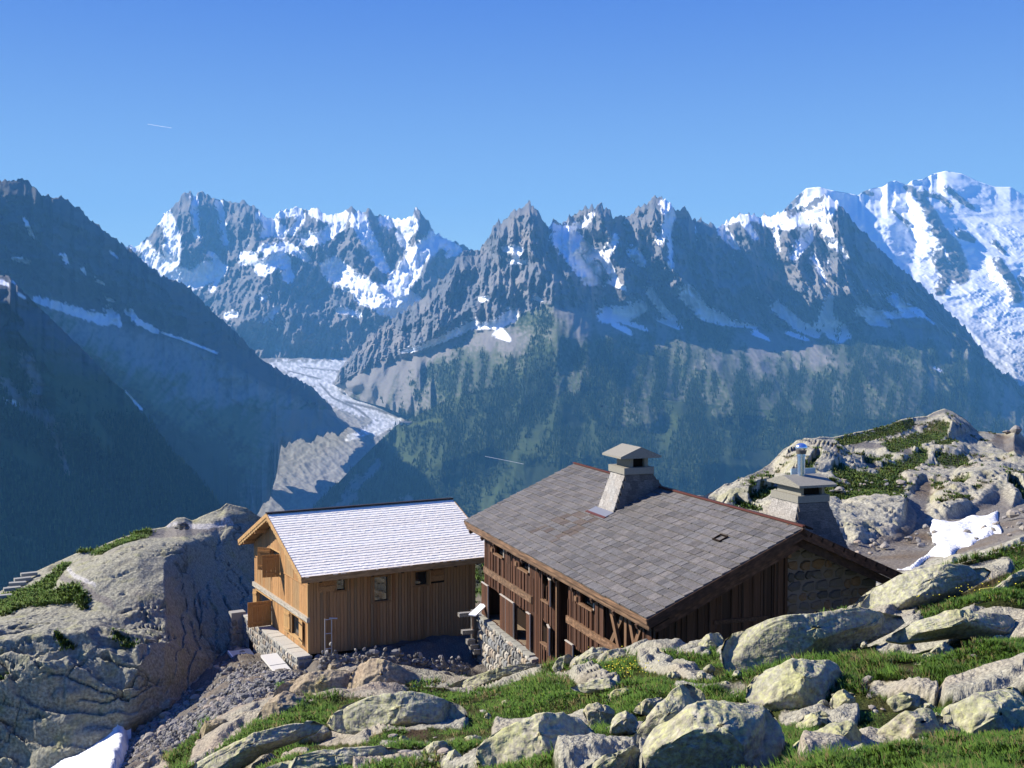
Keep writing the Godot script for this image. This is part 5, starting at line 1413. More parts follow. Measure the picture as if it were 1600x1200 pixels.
	# the masonry ledge under the gable
	var base_w := group_node("foundation", house)
	var ledge := solid([[[Vector2(0.02, -0.12), Vector2(0.62, -0.16), Vector2(0.62, -2.4), Vector2(0.02, -2.4)], 0.0, 8.6]])
	part("mortar", base_w, ledge, mortar, Vector3(-0.0, 0, 0.35), Basis(Vector3(-1, 0, 0), Vector3(0, 1, 0), Vector3(0, 0, -1)))
	stone_wall(base_w, Vector3(-0.6, 0, -8.2), Vector3(0, 0, 1), Vector3(-1, 0, 0), 8.55, func(x): return -2.3, func(x): return -0.16, 21, 0.3, 0.24, [], 290, [[1.3, 2.0, -2.4, -0.9]])
	for k in 12: block("coping_stone", base_w, Vector3(-0.36, -0.11, 0.0 - k * 0.7), Vector3(0.6, 0.09, 0.66), concrete, Basis(Vector3.UP, 0.03 * sin(k * 3.0)) * Basis(Vector3(1, 0, 0), 0.03 * cos(k * 2.0)))
	stone_wall(base_w, Vector3(-0.6, 0, 0.33), Vector3(1, 0, 0), Vector3(0, 0, 1), 0.62, func(x): return -1.2, func(x): return -0.16, 22, 0.26, 0.2, [stone_tones[7], stone_tones[1]], 20)
	block("cellar_door", base_w, Vector3(-0.62, -1.55, -6.55), Vector3(0.06, 1.2, 0.6), mat_flat(Color(0.03, 0.02, 0.015)))
	block("buttress", base_w, Vector3(-0.85, -0.9, -8.15), Vector3(0.7, 1.9, 0.5), mortar)
	stone_wall(base_w, Vector3(-1.2, 0, -8.4), Vector3(0, 0, 1), Vector3(-1, 0, 0), 0.5, func(x): return -1.9, func(x): return 0.02, 23, 0.28, 0.2, [], 14)
	stone_wall(base_w, Vector3(-1.2, 0, -7.9), Vector3(1, 0, 0), Vector3(0, 0, 1), 0.62, func(x): return -1.9, func(x): return 0.02, 24, 0.28, 0.2, [], 18)

func old_refuge():
	var g1 := grain(211, 0.55, 1.0)
	var g2 := grain(215, 0.42, 1.0, true)
	var brown := tones_of(Color(0.115, 0.056, 0.034), g1, 8, 0.28, 6, 0.7, 0.1)
	var dusk := tones_of(Color(0.085, 0.05, 0.033), g1, 8, 0.35, 7, 0.75, 0.14)
	var beam := tones_of(Color(0.27, 0.165, 0.1), g1, 4, 0.1, 8, 0.7, 0.05)
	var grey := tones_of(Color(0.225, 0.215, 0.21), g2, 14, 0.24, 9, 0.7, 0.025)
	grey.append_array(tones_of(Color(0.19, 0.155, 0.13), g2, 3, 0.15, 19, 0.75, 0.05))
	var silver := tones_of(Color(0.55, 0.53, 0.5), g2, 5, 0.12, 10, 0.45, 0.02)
	var dark := mat_flat(Color(0.02, 0.013, 0.009), 0.9)
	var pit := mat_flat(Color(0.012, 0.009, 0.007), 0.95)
	var copper := mat_flat(Color(0.095, 0.036, 0.028), 0.5)
	var lead := mat_flat(Color(0.16, 0.17, 0.2), 0.45)
	var concrete := (mats.stone as StandardMaterial3D).duplicate() as StandardMaterial3D
	concrete.vertex_color_use_as_albedo = false
	concrete.albedo_color = Color(0.28, 0.272, 0.24).linear_to_srgb()
	var pale_edge := mat_flat(Color(0.42, 0.39, 0.35), 0.5)
	var steel := mat_flat(Color(0.75, 0.76, 0.8), 0.22)
	steel.metallic = 0.95
	var f2 := pt(725, 813, 46.0)
	var a := 0.337
	var house := thing("mountain_refuge", f2 - Vector3(0, 4, 0))
	house.rotation.y = a                      # x runs into the house, z along the eave toward us
	tag(house, "old refuge of dark boards with grey shingled roof and two chimneys", "refuge")
	var Ln := 17.335
	var rise := 2.222
	var vr := 5.014
	var s := rise / vr
	var th := atan(s)
	var ye := 4.0                              # the eave
	var yr := ye + rise
	var xb := vr + 3.69
	var xw := 0.74
	var zn := Ln - 0.77
	var zf := 0.77
	# ---- roof
	var roof := group_node("roof", house)
	var slope := vr / cos(th)
	var turn := Basis(Vector3(cos(th), sin(th), 0), Vector3(-sin(th), cos(th), 0), Vector3(0, 0, 1))
	block("deck", roof, Vector3(vr / 2, ye + rise / 2, Ln / 2) - turn.y * 0.14, Vector3(slope, 0.12, Ln - 0.04), brown[0], turn)
	var turn_b := Basis(Vector3(cos(th), -sin(th), 0), Vector3(sin(th), cos(th), 0), Vector3(0, 0, 1))
	var sl_b := 3.69 / cos(th)
	block("deck", roof, Vector3(vr + 3.69 / 2, yr - s * 3.69 / 2, Ln / 2) - turn_b.y * 0.11, Vector3(sl_b, 0.2, Ln - 0.02), grey[2], turn_b)
	var rr := RandomNumberGenerator.new()
	rr.seed = 33
	var rows := 17
	var ex := slope / rows
	var spots := []
	for k in rows:
		var z := 0.0
		while z < Ln - 0.03:
			var w := minf(rr.randf_range(0.26, 0.52), Ln - z)
			if Ln - z - w < 0.15: w = Ln - z
			var d := k * ex + ex / 2 + 0.05 + rr.randf_range(-0.012, 0.012)
			var at := Vector3(d * cos(th), ye + d * sin(th), z + w / 2) + turn.y * (-0.022 + rr.randf() * 0.008)
			var tilt := turn * Basis(Vector3(0, 0, 1), -0.105 + rr.randf_range(-0.015, 0.015)) * Basis(Vector3(1, 0, 0), rr.randf_range(-0.02, 0.02))
			var m := rr.randi() % 14
			# a rust-brown wash below the first chimney
			if z > 5.6 and z < 8.1 and d < 3.5 and d > 0.9 and rr.randf() < 0.4: m = 14 + rr.randi() % 3
			spots.append([at, Vector3(ex + 0.1, 0.045, w - 0.018), tilt, m, (house.transform * at).length()])
			z += w
	spots.sort_custom(func(p, q): return p[4] < q[4])
	var mm := MultiMesh.new()
	mm.transform_format = MultiMesh.TRANSFORM_3D
	mm.use_colors = true
	mm.mesh = cube
	mm.instance_count = maxi(spots.size() - 296, 0)
	for i in spots.size():
		var q: Array = spots[i]
		if i < 296:
			block("shingle", roof, q[0], q[1], grey[q[3]], q[2])
		else:
			mm.set_instance_transform(i - 296, Transform3D(q[2] * Basis.from_scale(q[1]), q[0]))
			var c: Color = (grey[q[3]] as StandardMaterial3D).albedo_color.srgb_to_linear()
			mm.set_instance_color(i - 296, c)
	var rest := MultiMeshInstance3D.new()
	rest.multimesh = mm
	var rest_m := wood(Color(1, 1, 1), g2, 0.1, 0.7)
	rest_m.vertex_color_use_as_albedo = true
	rest.material_override = rest_m
	rest.name = "shingles"
	rest.set_meta("kind", "stuff")
	roof.add_child(rest, true)
	block("ridge_strip", roof, Vector3(vr + 0.02, yr + 0.05, Ln / 2), Vector3(0.08, 0.05, Ln + 0.02), copper)
	block("ridge_board", roof, Vector3(vr + 0.2, yr + 0.0, Ln / 2), Vector3(0.3, 0.05, Ln + 0.02), dark, turn_b)
	# eave boards and gutters of wood
	block("fascia", roof, Vector3(0.04, ye - 0.1, Ln / 2), Vector3(0.05, 0.14, Ln), beam[0])
	block("fascia", roof, Vector3(0.12, ye - 0.27, Ln / 2), Vector3(0.05, 0.16, Ln - 0.05), beam[1])
	block("soffit", roof, Vector3(0.42, ye - 0.2, Ln / 2), Vector3(0.7, 0.04, Ln - 0.1), dark, Basis(Vector3(0, 0, 1), th))
	for k in 11: block("rafter", roof, Vector3(0.42, ye - 0.26, 0.6 + k * 1.6), Vector3(0.8, 0.14, 0.12), dusk[k % 8], Basis(Vector3(0, 0, 1), th))
	# verge timbers of the near gable
	block("verge_board", roof, Vector3(vr / 2, ye + rise / 2, Ln + 0.01) - turn.y * 0.16, Vector3(slope + 0.05, 0.26, 0.06), dusk[0], turn)
	block("verge_board", roof, Vector3(vr / 2 + 0.1, ye + rise / 2, Ln - 0.12) - turn.y * 0.4, Vector3(slope - 0.1, 0.24, 0.06), dusk[1], turn)
	block("verge_board", roof, Vector3(vr + 1.845, yr - s * 1.845, Ln + 0.01) - turn_b.y * 0.16, Vector3(sl_b + 0.05, 0.28, 0.06), dusk[2], turn_b)
	block("verge_board", roof, Vector3(vr + 1.7, yr - s * 1.7, Ln - 0.12) - turn_b.y * 0.42, Vector3(sl_b - 0.2, 0.24, 0.06), dusk[3], turn_b)
	for k in 10:
		var q := 0.3 + k * 0.38
		block("rafter_end", roof, Vector3(vr + q, yr - s * q, Ln + 0.045) - turn_b.y * 0.1, Vector3(0.05, 0.12, 0.02), dark, turn_b)
	block("king_post", roof, Vector3(vr, yr - 0.5, zn + 0.06), Vector3(0.12, 1.0, 0.1), beam[3])
	block("verge_board", roof, Vector3(vr / 2, ye + rise / 2, 0.0) - turn.y * 0.16, Vector3(slope + 0.05, 0.26, 0.06), dusk[0], turn)
	# a framed patch, like a little hatch, near the ridge
	var hd := 3.95
	var hz := 15.1
	var hp := Vector3(hd * cos(th), ye + hd * sin(th), hz) + turn.y * 0.04
	var hatch := group_node("hatch", roof)
	for e in [-1, 1]:
		block("rim", hatch, hp + turn.x * 0.15 * e, Vector3(0.04, 0.04, 0.42), dark, turn)
		block("rim", hatch, hp + turn.z * 0.2 * e, Vector3(0.34, 0.04, 0.04), dark, turn)
	# ---- walls: a shell with deep openings
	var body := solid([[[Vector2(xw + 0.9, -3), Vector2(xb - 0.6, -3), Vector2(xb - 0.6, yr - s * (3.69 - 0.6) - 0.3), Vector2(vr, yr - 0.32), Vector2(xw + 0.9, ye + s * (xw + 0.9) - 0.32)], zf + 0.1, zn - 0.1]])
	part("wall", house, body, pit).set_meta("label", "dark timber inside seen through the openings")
	var front := group_node("wall", house)
	var top := ye + s * xw - 0.3
	var holes := [[1.33, 2.5, 2.96, 3.62], [4.33, 5.4, 2.96, 3.62], [0.73, 2.25, 0.08, 1.42], [3.95, 5.4, 0.08, 1.42], [6.86, 7.5, 2.3, 3.2], [6.86, 7.4, 0.72, 1.52], [10.3, 11.45, 2.98, 3.62], [9.9, 11.9, -2.0, 1.35]]
	# boards by bays: z from the far corner
	boards(front, Vector3(xw, 0, zf), Vector3(0, 0, 1), Vector3(-1, 0, 0), 8.03, func(z): return 0.0 if z < 5.75 else -1.6, func(z): return top, 0.165, 0.035, holes, brown, 51, "board", 0.06, 0.04)
	boards(front, Vector3(xw, 0, 10.0), Vector3(0, 0, 1), Vector3(-1, 0, 0), 3.0, func(z): return -1.6, func(z): return top, 0.165, 0.035, [[10.3 - 9.23, 11.45 - 9.23, 2.98, 3.62], [0.0, 2.0, -2.0, 1.3]], brown, 52, "board", 0.06, 0.04)
	boards(front, Vector3(xw, 0, 15.75), Vector3(0, 0, 1), Vector3(-1, 0, 0), zn - 15.75, func(z): return -1.6, func(z): return top, 0.16, 0.035, [], brown, 53, "board", 0.06, 0.04)
	# battens that stand proud of the boards
	for k in 46:
		var z := zf + 0.1 + k * 0.34
		if (z > 8.8 and z < 10.0) or z > 13.0 or z > zn: continue
		var y0 := 1.5 if z < 6.4 else -1.4
		if z > 6.4 and z < 8.8: y0 = 1.6
		if z >= 10.0: y0 = 1.4
		var y1 := 2.85
		block("batten", front, Vector3(xw - 0.06, (y0 + y1) / 2, z), Vector3(0.04, y1 - y0, 0.05), brown[k % 8])
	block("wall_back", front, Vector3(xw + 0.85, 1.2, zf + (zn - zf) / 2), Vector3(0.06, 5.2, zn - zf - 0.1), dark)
	for z in [zf + 0.03, 8.78, 10.02, 12.98, 15.75]: block("reveal", front, Vector3(xw + 0.42, 1.0, z), Vector3(0.8, 5.0, 0.06), dusk[int(z) % 8])
	block("beam", front, Vector3(xw - 0.08, 2.02, zf + 2.9), Vector3(0.1, 0.26, 5.8), beam[1])
	block("beam", front, Vector3(xw - 0.08, 2.16, 12.55), Vector3(0.12, 0.24, 5.1), beam[2])
	block("post", front, Vector3(xw - 0.04, 0.9, 8.98), Vector3(0.1, 5.0, 0.1), beam[3])
	block("corner_post", front, Vector3(xw - 0.02, 1.5, zf + 0.02), Vector3(0.1, 4.3, 0.1), brown[1])
	# crossed braces of the open porch
	for b in [[13.1, 1.95, 14.35, 3.5], [14.5, 1.5, 13.35, 3.5], [14.55, 1.5, 15.6, 3.3], [15.7, 1.4, 14.75, 3.5]]:
		var p := Vector3(0, b[1], b[0])
		var q := Vector3(0, b[3], b[2])
		var d := (q - p).normalized()
		block("brace", front, (p + q) / 2 + Vector3(xw - 0.02 + (0.1 if b[0] < 14 else 0.0), 0, 0), Vector3(0.1, (q - p).length(), 0.17), beam[int(b[0]) % 4], Basis(Vector3(1, 0, 0), d, Vector3(1, 0, 0).cross(d)))
	block("post", front, Vector3(xw + 0.06, 1.4, 14.45), Vector3(0.14, 4.6, 0.16), beam[0])
	block("post", front, Vector3(xw + 0.4, 1.4, 15.2), Vector3(0.14, 4.6, 0.14), beam[1])
	# small windows under the eave
	for z in [2.68, 5.65, 11.65]:
		var w := group_node("window", house)
		block("sill", w, Vector3(xw - 0.08, 2.94, z), Vector3(0.14, 0.06, 1.12), beam[3])
		block("frame", w, Vector3(xw - 0.03, 3.28, z + 0.56), Vector3(0.1, 0.64, 0.06), pale_edge)
		block("frame", w, Vector3(xw - 0.03, 3.28, z - 0.56), Vector3(0.1, 0.64, 0.06), brown[0])
		block("pane", w, Vector3(xw + 0.12, 3.28, z), Vector3(0.02, 0.64, 1.06), mat_glass())
		block("vent_board", w, Vector3(xw - 0.07, 3.02, z - 0.9), Vector3(0.08, 0.16, 0.2), beam[2])
	# tall sliding shutters with light edges, a timber deck before them
	var leaf := func(z0: float, z1: float, y0: float, y1: float, out: float, swing := 0.0):
		var sh := group_node("shutter", house)
		sh.position = Vector3(xw - out, y0, z0)
		sh.rotation.y = swing
		var n := maxi(1, int(round((z1 - z0) / 0.2)))
		for k in n: block("board", sh, Vector3(0, (y1 - y0) / 2, (z1 - z0) * (k + 0.5) / n), Vector3(0.045, y1 - y0, (z1 - z0) / n - 0.01), brown[(k * 3) % 8])
		block("edge_strip", sh, Vector3(-0.01, y1 - y0 + 0.015, (z1 - z0) / 2), Vector3(0.07, 0.03, z1 - z0), pale_edge)
		block("edge_strip", sh, Vector3(-0.01, (y1 - y0) / 2, z1 - z0 + 0.006), Vector3(0.05, y1 - y0, 0.012), pale_edge)
	leaf.call(0.62, 1.48, 0.1, 1.44, 0.14)
	leaf.call(3.05, 3.75, 0.1, 1.46, 0.14)
	leaf.call(3.77, 4.68, 0.1, 1.46, 0.14)
	leaf.call(6.12, 6.52, 0.1, 1.46, 0.14)
	leaf.call(8.3, 8.78, 2.28, 3.2, 0.1, -0.25)
	leaf.call(8.2, 8.78, 0.55, 1.5, 0.1, -0.25)
	leaf.call(9.95, 10.62, -1.0, 1.4, 0.12)
	for w in [[7.97, 2.3], [7.9, 0.72]]: block("sill", front, Vector3(xw - 0.07, w[1] - 0.02, w[0]), Vector3(0.16, 0.06, 0.75), beam[3])
	block("lamp", front, Vector3(xw - 0.16, 1.22, 12.1), Vector3(0.12, 0.14, 0.3), lead)
	# deck and the retaining wall of stones
	var deck := group_node("deck", house)
	for k in 5: block("plank", deck, Vector3(xw + 0.08 + k * 0.15, 0.04, zf + 2.9), Vector3(0.14, 0.05, 5.8), wood(Color(0.36, 0.27, 0.18), g1, k * 0.3))
	var wall := group_node("retaining_wall", house)
	block("mortar", wall, Vector3(0.67, -1.5, 3.4), Vector3(0.36, 2.98, 7.5), mat_flat(Color(0.33, 0.32, 0.3)))
	stone_wall(wall, Vector3(0.44, 0, -0.4), Vector3(0, 0, 1), Vector3(-1, 0, 0), 7.6, func(z): return -2.9, func(z): return 0.0, 61, 0.36, 0.25, [], 298)
	stone_wall(wall, Vector3(0.44, 0, -0.38), Vector3(1, 0, 0), Vector3(0, 0, -1), 0.46, func(z): return -2.9, func(z): return 0.0, 62, 0.3, 0.2, [], 30)
	for k in 11: block("coping_stone", wall, Vector3(0.58, 0.0, -0.05 + k * 0.66), Vector3(0.34, 0.09, 0.62), stone_tones[4], Basis(Vector3(0, 1, 0), 0.05 * sin(k * 2.0)))
	# ---- the near gable: boards to the ridge line, stones beyond it
	var gable := group_node("wall", house)
	boards(gable, Vector3(xw, 0, zn), Vector3(1, 0, 0), Vector3(0, 0, 1), vr - xw, func(x): return -2.2, func(x): return ye + s * (xw + x) - 0.36, 0.19, 0.03, [], dusk, 71, "board", 0.05)
	for k in 12: block("batten", gable, Vector3(xw + 0.2 + k * 0.36, 1.0 + s * k * 0.18, zn + 0.075), Vector3(0.05, 5.4 + s * k * 0.36, 0.04), dusk[(k * 5) % 8])
	block("rail", gable, Vector3(3.4, 3.5, zn + 0.08), Vector3(1.8, 0.12, 0.05), dusk[4])
	var wg := group_node("wall", house)
	part("mortar", wg, solid([[[Vector2(vr, -2), Vector2(xb - 0.5, -2), Vector2(xb - 0.5, yr - s * 3.19 - 0.35), Vector2(vr, yr - 0.35)], zn - 0.1, zn - 0.03]]), mat_flat(Color(0.13, 0.125, 0.115)))
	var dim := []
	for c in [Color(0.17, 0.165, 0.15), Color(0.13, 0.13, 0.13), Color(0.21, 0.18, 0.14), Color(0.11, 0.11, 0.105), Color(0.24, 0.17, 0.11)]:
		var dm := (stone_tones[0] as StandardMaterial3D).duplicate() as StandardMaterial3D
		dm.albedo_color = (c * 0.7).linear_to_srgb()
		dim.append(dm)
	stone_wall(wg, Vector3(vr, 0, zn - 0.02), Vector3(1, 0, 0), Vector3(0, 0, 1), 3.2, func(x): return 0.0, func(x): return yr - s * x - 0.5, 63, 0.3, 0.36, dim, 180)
	# ---- the first chimney, on the slope
	var ch := group_node("chimney", house)
	var frustum := func(b: Array, t: Array) -> ArrayMesh:   # corners at the bottom and the top
		var st := SurfaceTool.new()
		st.begin(Mesh.PRIMITIVE_TRIANGLES)
		st.set_smooth_group(-1)
		for i in 4:
			var j := (i + 1) % 4
			for v in [b[i], t[i], t[j], b[i], t[j], b[j]]: st.add_vertex(v)
		for v in [t[0], t[3], t[2], t[0], t[2], t[1]]: st.add_vertex(v)
		st.generate_normals()
		return st.commit()
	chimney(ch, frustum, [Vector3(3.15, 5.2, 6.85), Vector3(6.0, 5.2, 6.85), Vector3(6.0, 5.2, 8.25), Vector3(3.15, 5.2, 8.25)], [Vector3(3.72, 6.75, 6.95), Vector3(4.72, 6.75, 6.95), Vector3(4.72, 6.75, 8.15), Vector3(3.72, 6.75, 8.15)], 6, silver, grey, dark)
	block("slab", ch, Vector3(4.2, 6.88, 7.55), Vector3(1.2, 0.24, 1.4), concrete)
	block("flue_wall", ch, Vector3(3.95, 7.17, 7.55), Vector3(0.14, 0.36, 1.12), concrete)
	block("flue_wall", ch, Vector3(4.55, 7.17, 7.55), Vector3(0.14, 0.36, 1.12), concrete)
	block("flue", ch, Vector3(4.25, 7.15, 7.5), Vector3(0.46, 0.32, 0.9), pit)
	part("cap", ch, solid([[[Vector2(-0.82, 0), Vector2(0, 0.34), Vector2(0.82, 0), Vector2(0.82, -0.07), Vector2(-0.82, -0.07)], -0.82, 0.82]]), concrete, Vector3(4.22, 7.42, 7.55))
	var flash := block("flashing", ch, Vector3(2.98, ye + s * 2.98, 7.55) + turn.y * 0.02, Vector3(0.36, 0.03, 1.6), lead, turn)
	block("flashing", ch, Vector3(2.78, ye + s * 2.78, 7.55) + turn.y * 0.025, Vector3(0.1, 0.03, 1.7), copper, turn)
	# ---- the second chimney, behind the ridge, with a steel flue
	var ch2 := group_node("chimney", house)
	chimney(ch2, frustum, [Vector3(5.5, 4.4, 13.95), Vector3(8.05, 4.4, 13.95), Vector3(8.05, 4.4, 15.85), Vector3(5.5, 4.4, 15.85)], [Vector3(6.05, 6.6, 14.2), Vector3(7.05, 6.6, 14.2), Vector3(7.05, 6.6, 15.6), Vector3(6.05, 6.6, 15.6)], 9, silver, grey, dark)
	block("slab", ch2, Vector3(6.55, 6.76, 14.9), Vector3(1.15, 0.22, 1.5), concrete)
	block("flue_wall", ch2, Vector3(6.2, 7.0, 14.9), Vector3(0.1, 0.3, 1.3), concrete)
	block("flue_wall", ch2, Vector3(6.95, 7.0, 14.9), Vector3(0.1, 0.3, 1.3), concrete)
	block("flue", ch2, Vector3(6.55, 7.0, 14.9), Vector3(0.6, 0.28, 1.1), pit)
	part("cap", ch2, solid([[[Vector2(-0.9, 0), Vector2(0, 0.24), Vector2(0.9, 0), Vector2(0.9, -0.07), Vector2(-0.9, -0.07)], -0.68, 0.68]]), concrete, Vector3(6.6, 7.2, 14.9), Basis(Vector3(0, 1, 0), PI / 2))
	var pipe := CylinderMesh.new()
	pipe.top_radius = 0.12; pipe.bottom_radius = 0.12; pipe.height = 0.8; pipe.radial_segments = 24
	var flue := part("steel_flue", ch2, pipe, steel, Vector3(6.55, 7.75, 14.95))
	var ball := SphereMesh.new()
	ball.radius = 0.19; ball.height = 0.3; ball.radial_segments = 24; ball.rings = 12
	part("cowl", flue, ball, steel, Vector3(0, 0.53, 0))
	var col := CylinderMesh.new()
	col.top_radius = 0.17; col.bottom_radius = 0.15; col.height = 0.12
	part("collar", flue, col, mat_flat(Color(0.12, 0.11, 0.1), 0.4), Vector3(0, 0.4, 0))
	var ring := CylinderMesh.new()
	ring.top_radius = 0.145; ring.bottom_radius = 0.145; ring.height = 0.05
	part("collar", flue, ring, steel, Vector3(0, 0.28, 0))
	block("metal_plate", ch2, Vector3(7.0, 7.4, 14.4), Vector3(0.9, 0.3, 0.04), mat_flat(Color(0.34, 0.45, 0.5), 0.35))

func chimney(ch: Node3D, frustum: Callable, b: Array, t: Array, rows: int, sunny: Array, grey: Array, dark: Material):
	part("core", ch, frustum.call(b, t), dark)
	var r := RandomNumberGenerator.new()
	r.seed = rows
	for f in 4:                          # shingles on each side
		var g := (f + 1) % 4
		for k in rows:
			var l0: Vector3 = b[f].lerp(t[f], float(k) / rows)
			var r0: Vector3 = b[g].lerp(t[g], float(k) / rows)
			var l1: Vector3 = b[f].lerp(t[f], float(k + 1) / rows)
			var r1: Vector3 = b[g].lerp(t[g], float(k + 1) / rows)
			var along := (r0 - l0).normalized()
			var up := ((l1 + r1) / 2 - (l0 + r0) / 2)
			var out := along.cross(up.normalized()).normalized() * (1.0 if along.cross(up).dot((l0 + r0) / 2 - (b[0] + b[2]) / 2) > 0 else -1.0)
			var width := l0.distance_to(r0)
			var n := maxi(3, int(width / 0.3))
			for i in n:
				var k0 := (i + 0.5) / n
				var c: Vector3 = l0.lerp(r0, k0).lerp(l1.lerp(r1, k0), 0.5)
				var upn := up.normalized()
				var bs := Basis(along, upn, along.cross(upn)).rotated(along, r.randf_range(-0.02, 0.02))
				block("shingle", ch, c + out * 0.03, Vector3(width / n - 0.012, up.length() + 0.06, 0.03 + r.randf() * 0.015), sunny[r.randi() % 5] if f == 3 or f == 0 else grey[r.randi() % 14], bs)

func mat_glass() -> StandardMaterial3D:
	if not mats.has("glass"):
		var g := mat_flat(Color(0.012, 0.016, 0.02), 0.05)
		g.metallic_specular = 0.7
		mats.glass = g
	return mats.glass

# ---------------------------------------------------------------- small things
func rod(p: Vector3, q: Vector3, r: float) -> Array:
	var c := CylinderMesh.new()
	c.top_radius = r; c.bottom_radius = r; c.height = 1.0
	c.radial_segments = 8
	c.rings = 0
	var d := (q - p)
	var y := d.normalized()
	var x := y.cross(Vector3(0.31, 0.17, 0.93)).normalized()
	return [c, Transform3D(Basis(x, y * d.length(), x.cross(y)), (p + q) / 2)]

func bar(called: String, parent: Node, p: Vector3, q: Vector3, r: float, m: Material) -> MeshInstance3D:
	var a := rod(p, q, r)
	var o := MeshInstance3D.new()
	o.mesh = a[0]
	o.material_override = m
	o.transform = a[1]
	o.name = called
	parent.add_child(o, true)
	return o

func small_things():
	var zinc := mat_flat(Color(0.5, 0.51, 0.52), 0.35)
	zinc.metallic = 0.5
	var g1 := grain(221, 0.6, 1.0)
	var greywood := wood(Color(0.3, 0.29, 0.27), g1, 0.1)
	var a := 0.517
	# light metal frame against the front wall
	var u := Vector3(cos(a), 0, -sin(a))
	var out := Vector3(sin(a), 0, cos(a))
	var o1 := pt(483, 968, 46.0) - Vector3(0, 1.37, 0)
	var rack := thing("metal_frame", o1 + u * 0.45 + out * 0.7 + Vector3(0, -0.25, 0))
	for k in [0.0, 0.3]: bar("post", rack, u * k, u * k + Vector3(0, 1.75, 0), 0.022, zinc)
	for y in [0.45, 1.1, 1.7]: bar("rung", rack, Vector3(0, y, 0), u * 0.3 + Vector3(0, y, 0), 0.018, zinc)
	bar("top_bar", rack, u * 0.2 + Vector3(0, 1.75, 0), u * 0.52 + Vector3(0, 1.72, 0) + out * 0.1, 0.03, zinc)
	tag(rack, "narrow light metal frame like a short ladder at the chalet's front corner", "metal frame")
	# pale slab with steel posts by the cellar door
	var cm := mat_flat(Color(0.55, 0.54, 0.5), 0.9)
	var slab := thing("concrete_slab", pt(377, 1030, 50.0))
	slab.rotation.y = a
	block("top", slab, Vector3(0.1, 0.1, 0.0), Vector3(1.0, 0.1, 1.5), cm, Basis(Vector3(1, 0, 0), 0.12))
	block("edge_strip", slab, Vector3(-0.42, 0.14, 0.1), Vector3(0.06, 0.12, 1.6), mat_flat(Color(0.8, 0.8, 0.8), 0.6), Basis(Vector3(1, 0, 0), 0.12))
	for z in [0.35, 0.75]: bar("post", slab, Vector3(-0.35, -1.1, z), Vector3(-0.35, 0.1, z), 0.03, zinc)
	bar("prop", slab, Vector3(0.95, 0.9, -0.3), Vector3(1.3, -0.2, 0.2), 0.03, mat_flat(Color(0.7, 0.7, 0.68)))
	tag(slab, "pale concrete slab on thin steel posts beside the cellar door", "slab")
	var ramp := thing("concrete_slab", pt(468, 1040, 45.4))
	ramp.rotation.y = a
	block("top", ramp, Vector3(-0.75, -0.05, -0.6), Vector3(0.7, 0.1, 2.6), cm, Basis(Vector3(1, 0, 0), 0.1))
	block("joint", ramp, Vector3(-0.75, 0.005, -0.6), Vector3(0.7, 0.012, 0.03), mat_flat(Color(0.2, 0.2, 0.19)), Basis(Vector3(1, 0, 0), 0.1))
	tag(ramp, "long pale concrete footing lying along the foundation wall", "slab")
	# stair of grey treads that sticks out from the retaining wall
	var b := 0.337
	var st := thing("timber_stair", pt(736, 958, 45.6))
	st.rotation.y = b
	var x := 0
	for t in [[-0.05, 0.0, 0.62], [0.0, -0.72, 0.5], [0.1, -1.12, 0.34], [0.2, -1.32, 0.34], [0.3, -1.5, 0.3]]:
		block("tread", st, Vector3(t[0] - 0.22, t[1], 0.1 + x * 0.1), Vector3(t[2], 0.16 if x < 2 else 0.2, 0.26), greywood)
		block("tread_edge", st, Vector3(t[0] - 0.22, t[1] + (0.09 if x < 2 else 0.11), 0.24 + x * 0.1), Vector3(t[2], 0.02, 0.03), mat_flat(Color(0.5, 0.48, 0.44)))
		x += 1
	block("post", st, Vector3(0.1, -0.9, 0.05), Vector3(0.2, 2.0, 0.2), wood(Color(0.14, 0.135, 0.13), g1, 0.4))
	block("post", st, Vector3(-0.02, -0.5, 0.3), Vector3(0.06, 0.8, 0.06), wood(Color(0.4, 0.25, 0.17), g1, 0.2))
	tag(st, "weathered grey timber stair treads beside the stone retaining wall", "stair")
	var plank := block("white_board", self, pt(747, 956, 44.9) + Vector3(0, 0.08, 0), Vector3(0.34, 0.05, 1.0), mat_flat(Color(0.82, 0.82, 0.84), 0.6), Basis(Vector3.UP, -0.5) * Basis(Vector3(1, 0, 0), 0.25))
	tag(plank, "short white board lying on the end of the retaining wall", "board")
	# planks stacked in the shade of the chalet
	var pile := thing("timber_stack", o1 + u * 3.6 + out * 0.75 + Vector3(0, -0.35, 0))
	for k in 6: block("plank", pile, u * (0.15 * (k % 2)) + Vector3(0, 0.06 + 0.11 * (k / 2), 0) + out * (0.24 * (k % 2)), Vector3(2.9, 0.1, 0.22), wood(Color(0.1, 0.09, 0.08), g1, 0.2 * k), Basis(Vector3.UP, a))
	tag(pile, "low dark stack of planks on the ground in the chalet's shade", "timber stack")
	var y := on_rows(slope_rows, 1548, 932)
	var stake := bar("yellow_pole", self, y + Vector3(-0.26, 0.16, 0), y + Vector3(0.3, 0.2, -0.1), 0.018, mat_flat(Color(0.62, 0.55, 0.12), 0.5))
	tag(stake, "thin yellow pole lying in the grass at the right", "pole")
	for q in [[1132, 978, 0.34], [1136, 974, 0.2]]:
		pass
	# stepped flat stones of a path on the dome's edge
	var r := RandomNumberGenerator.new()
	r.seed = 5
	var k := 0
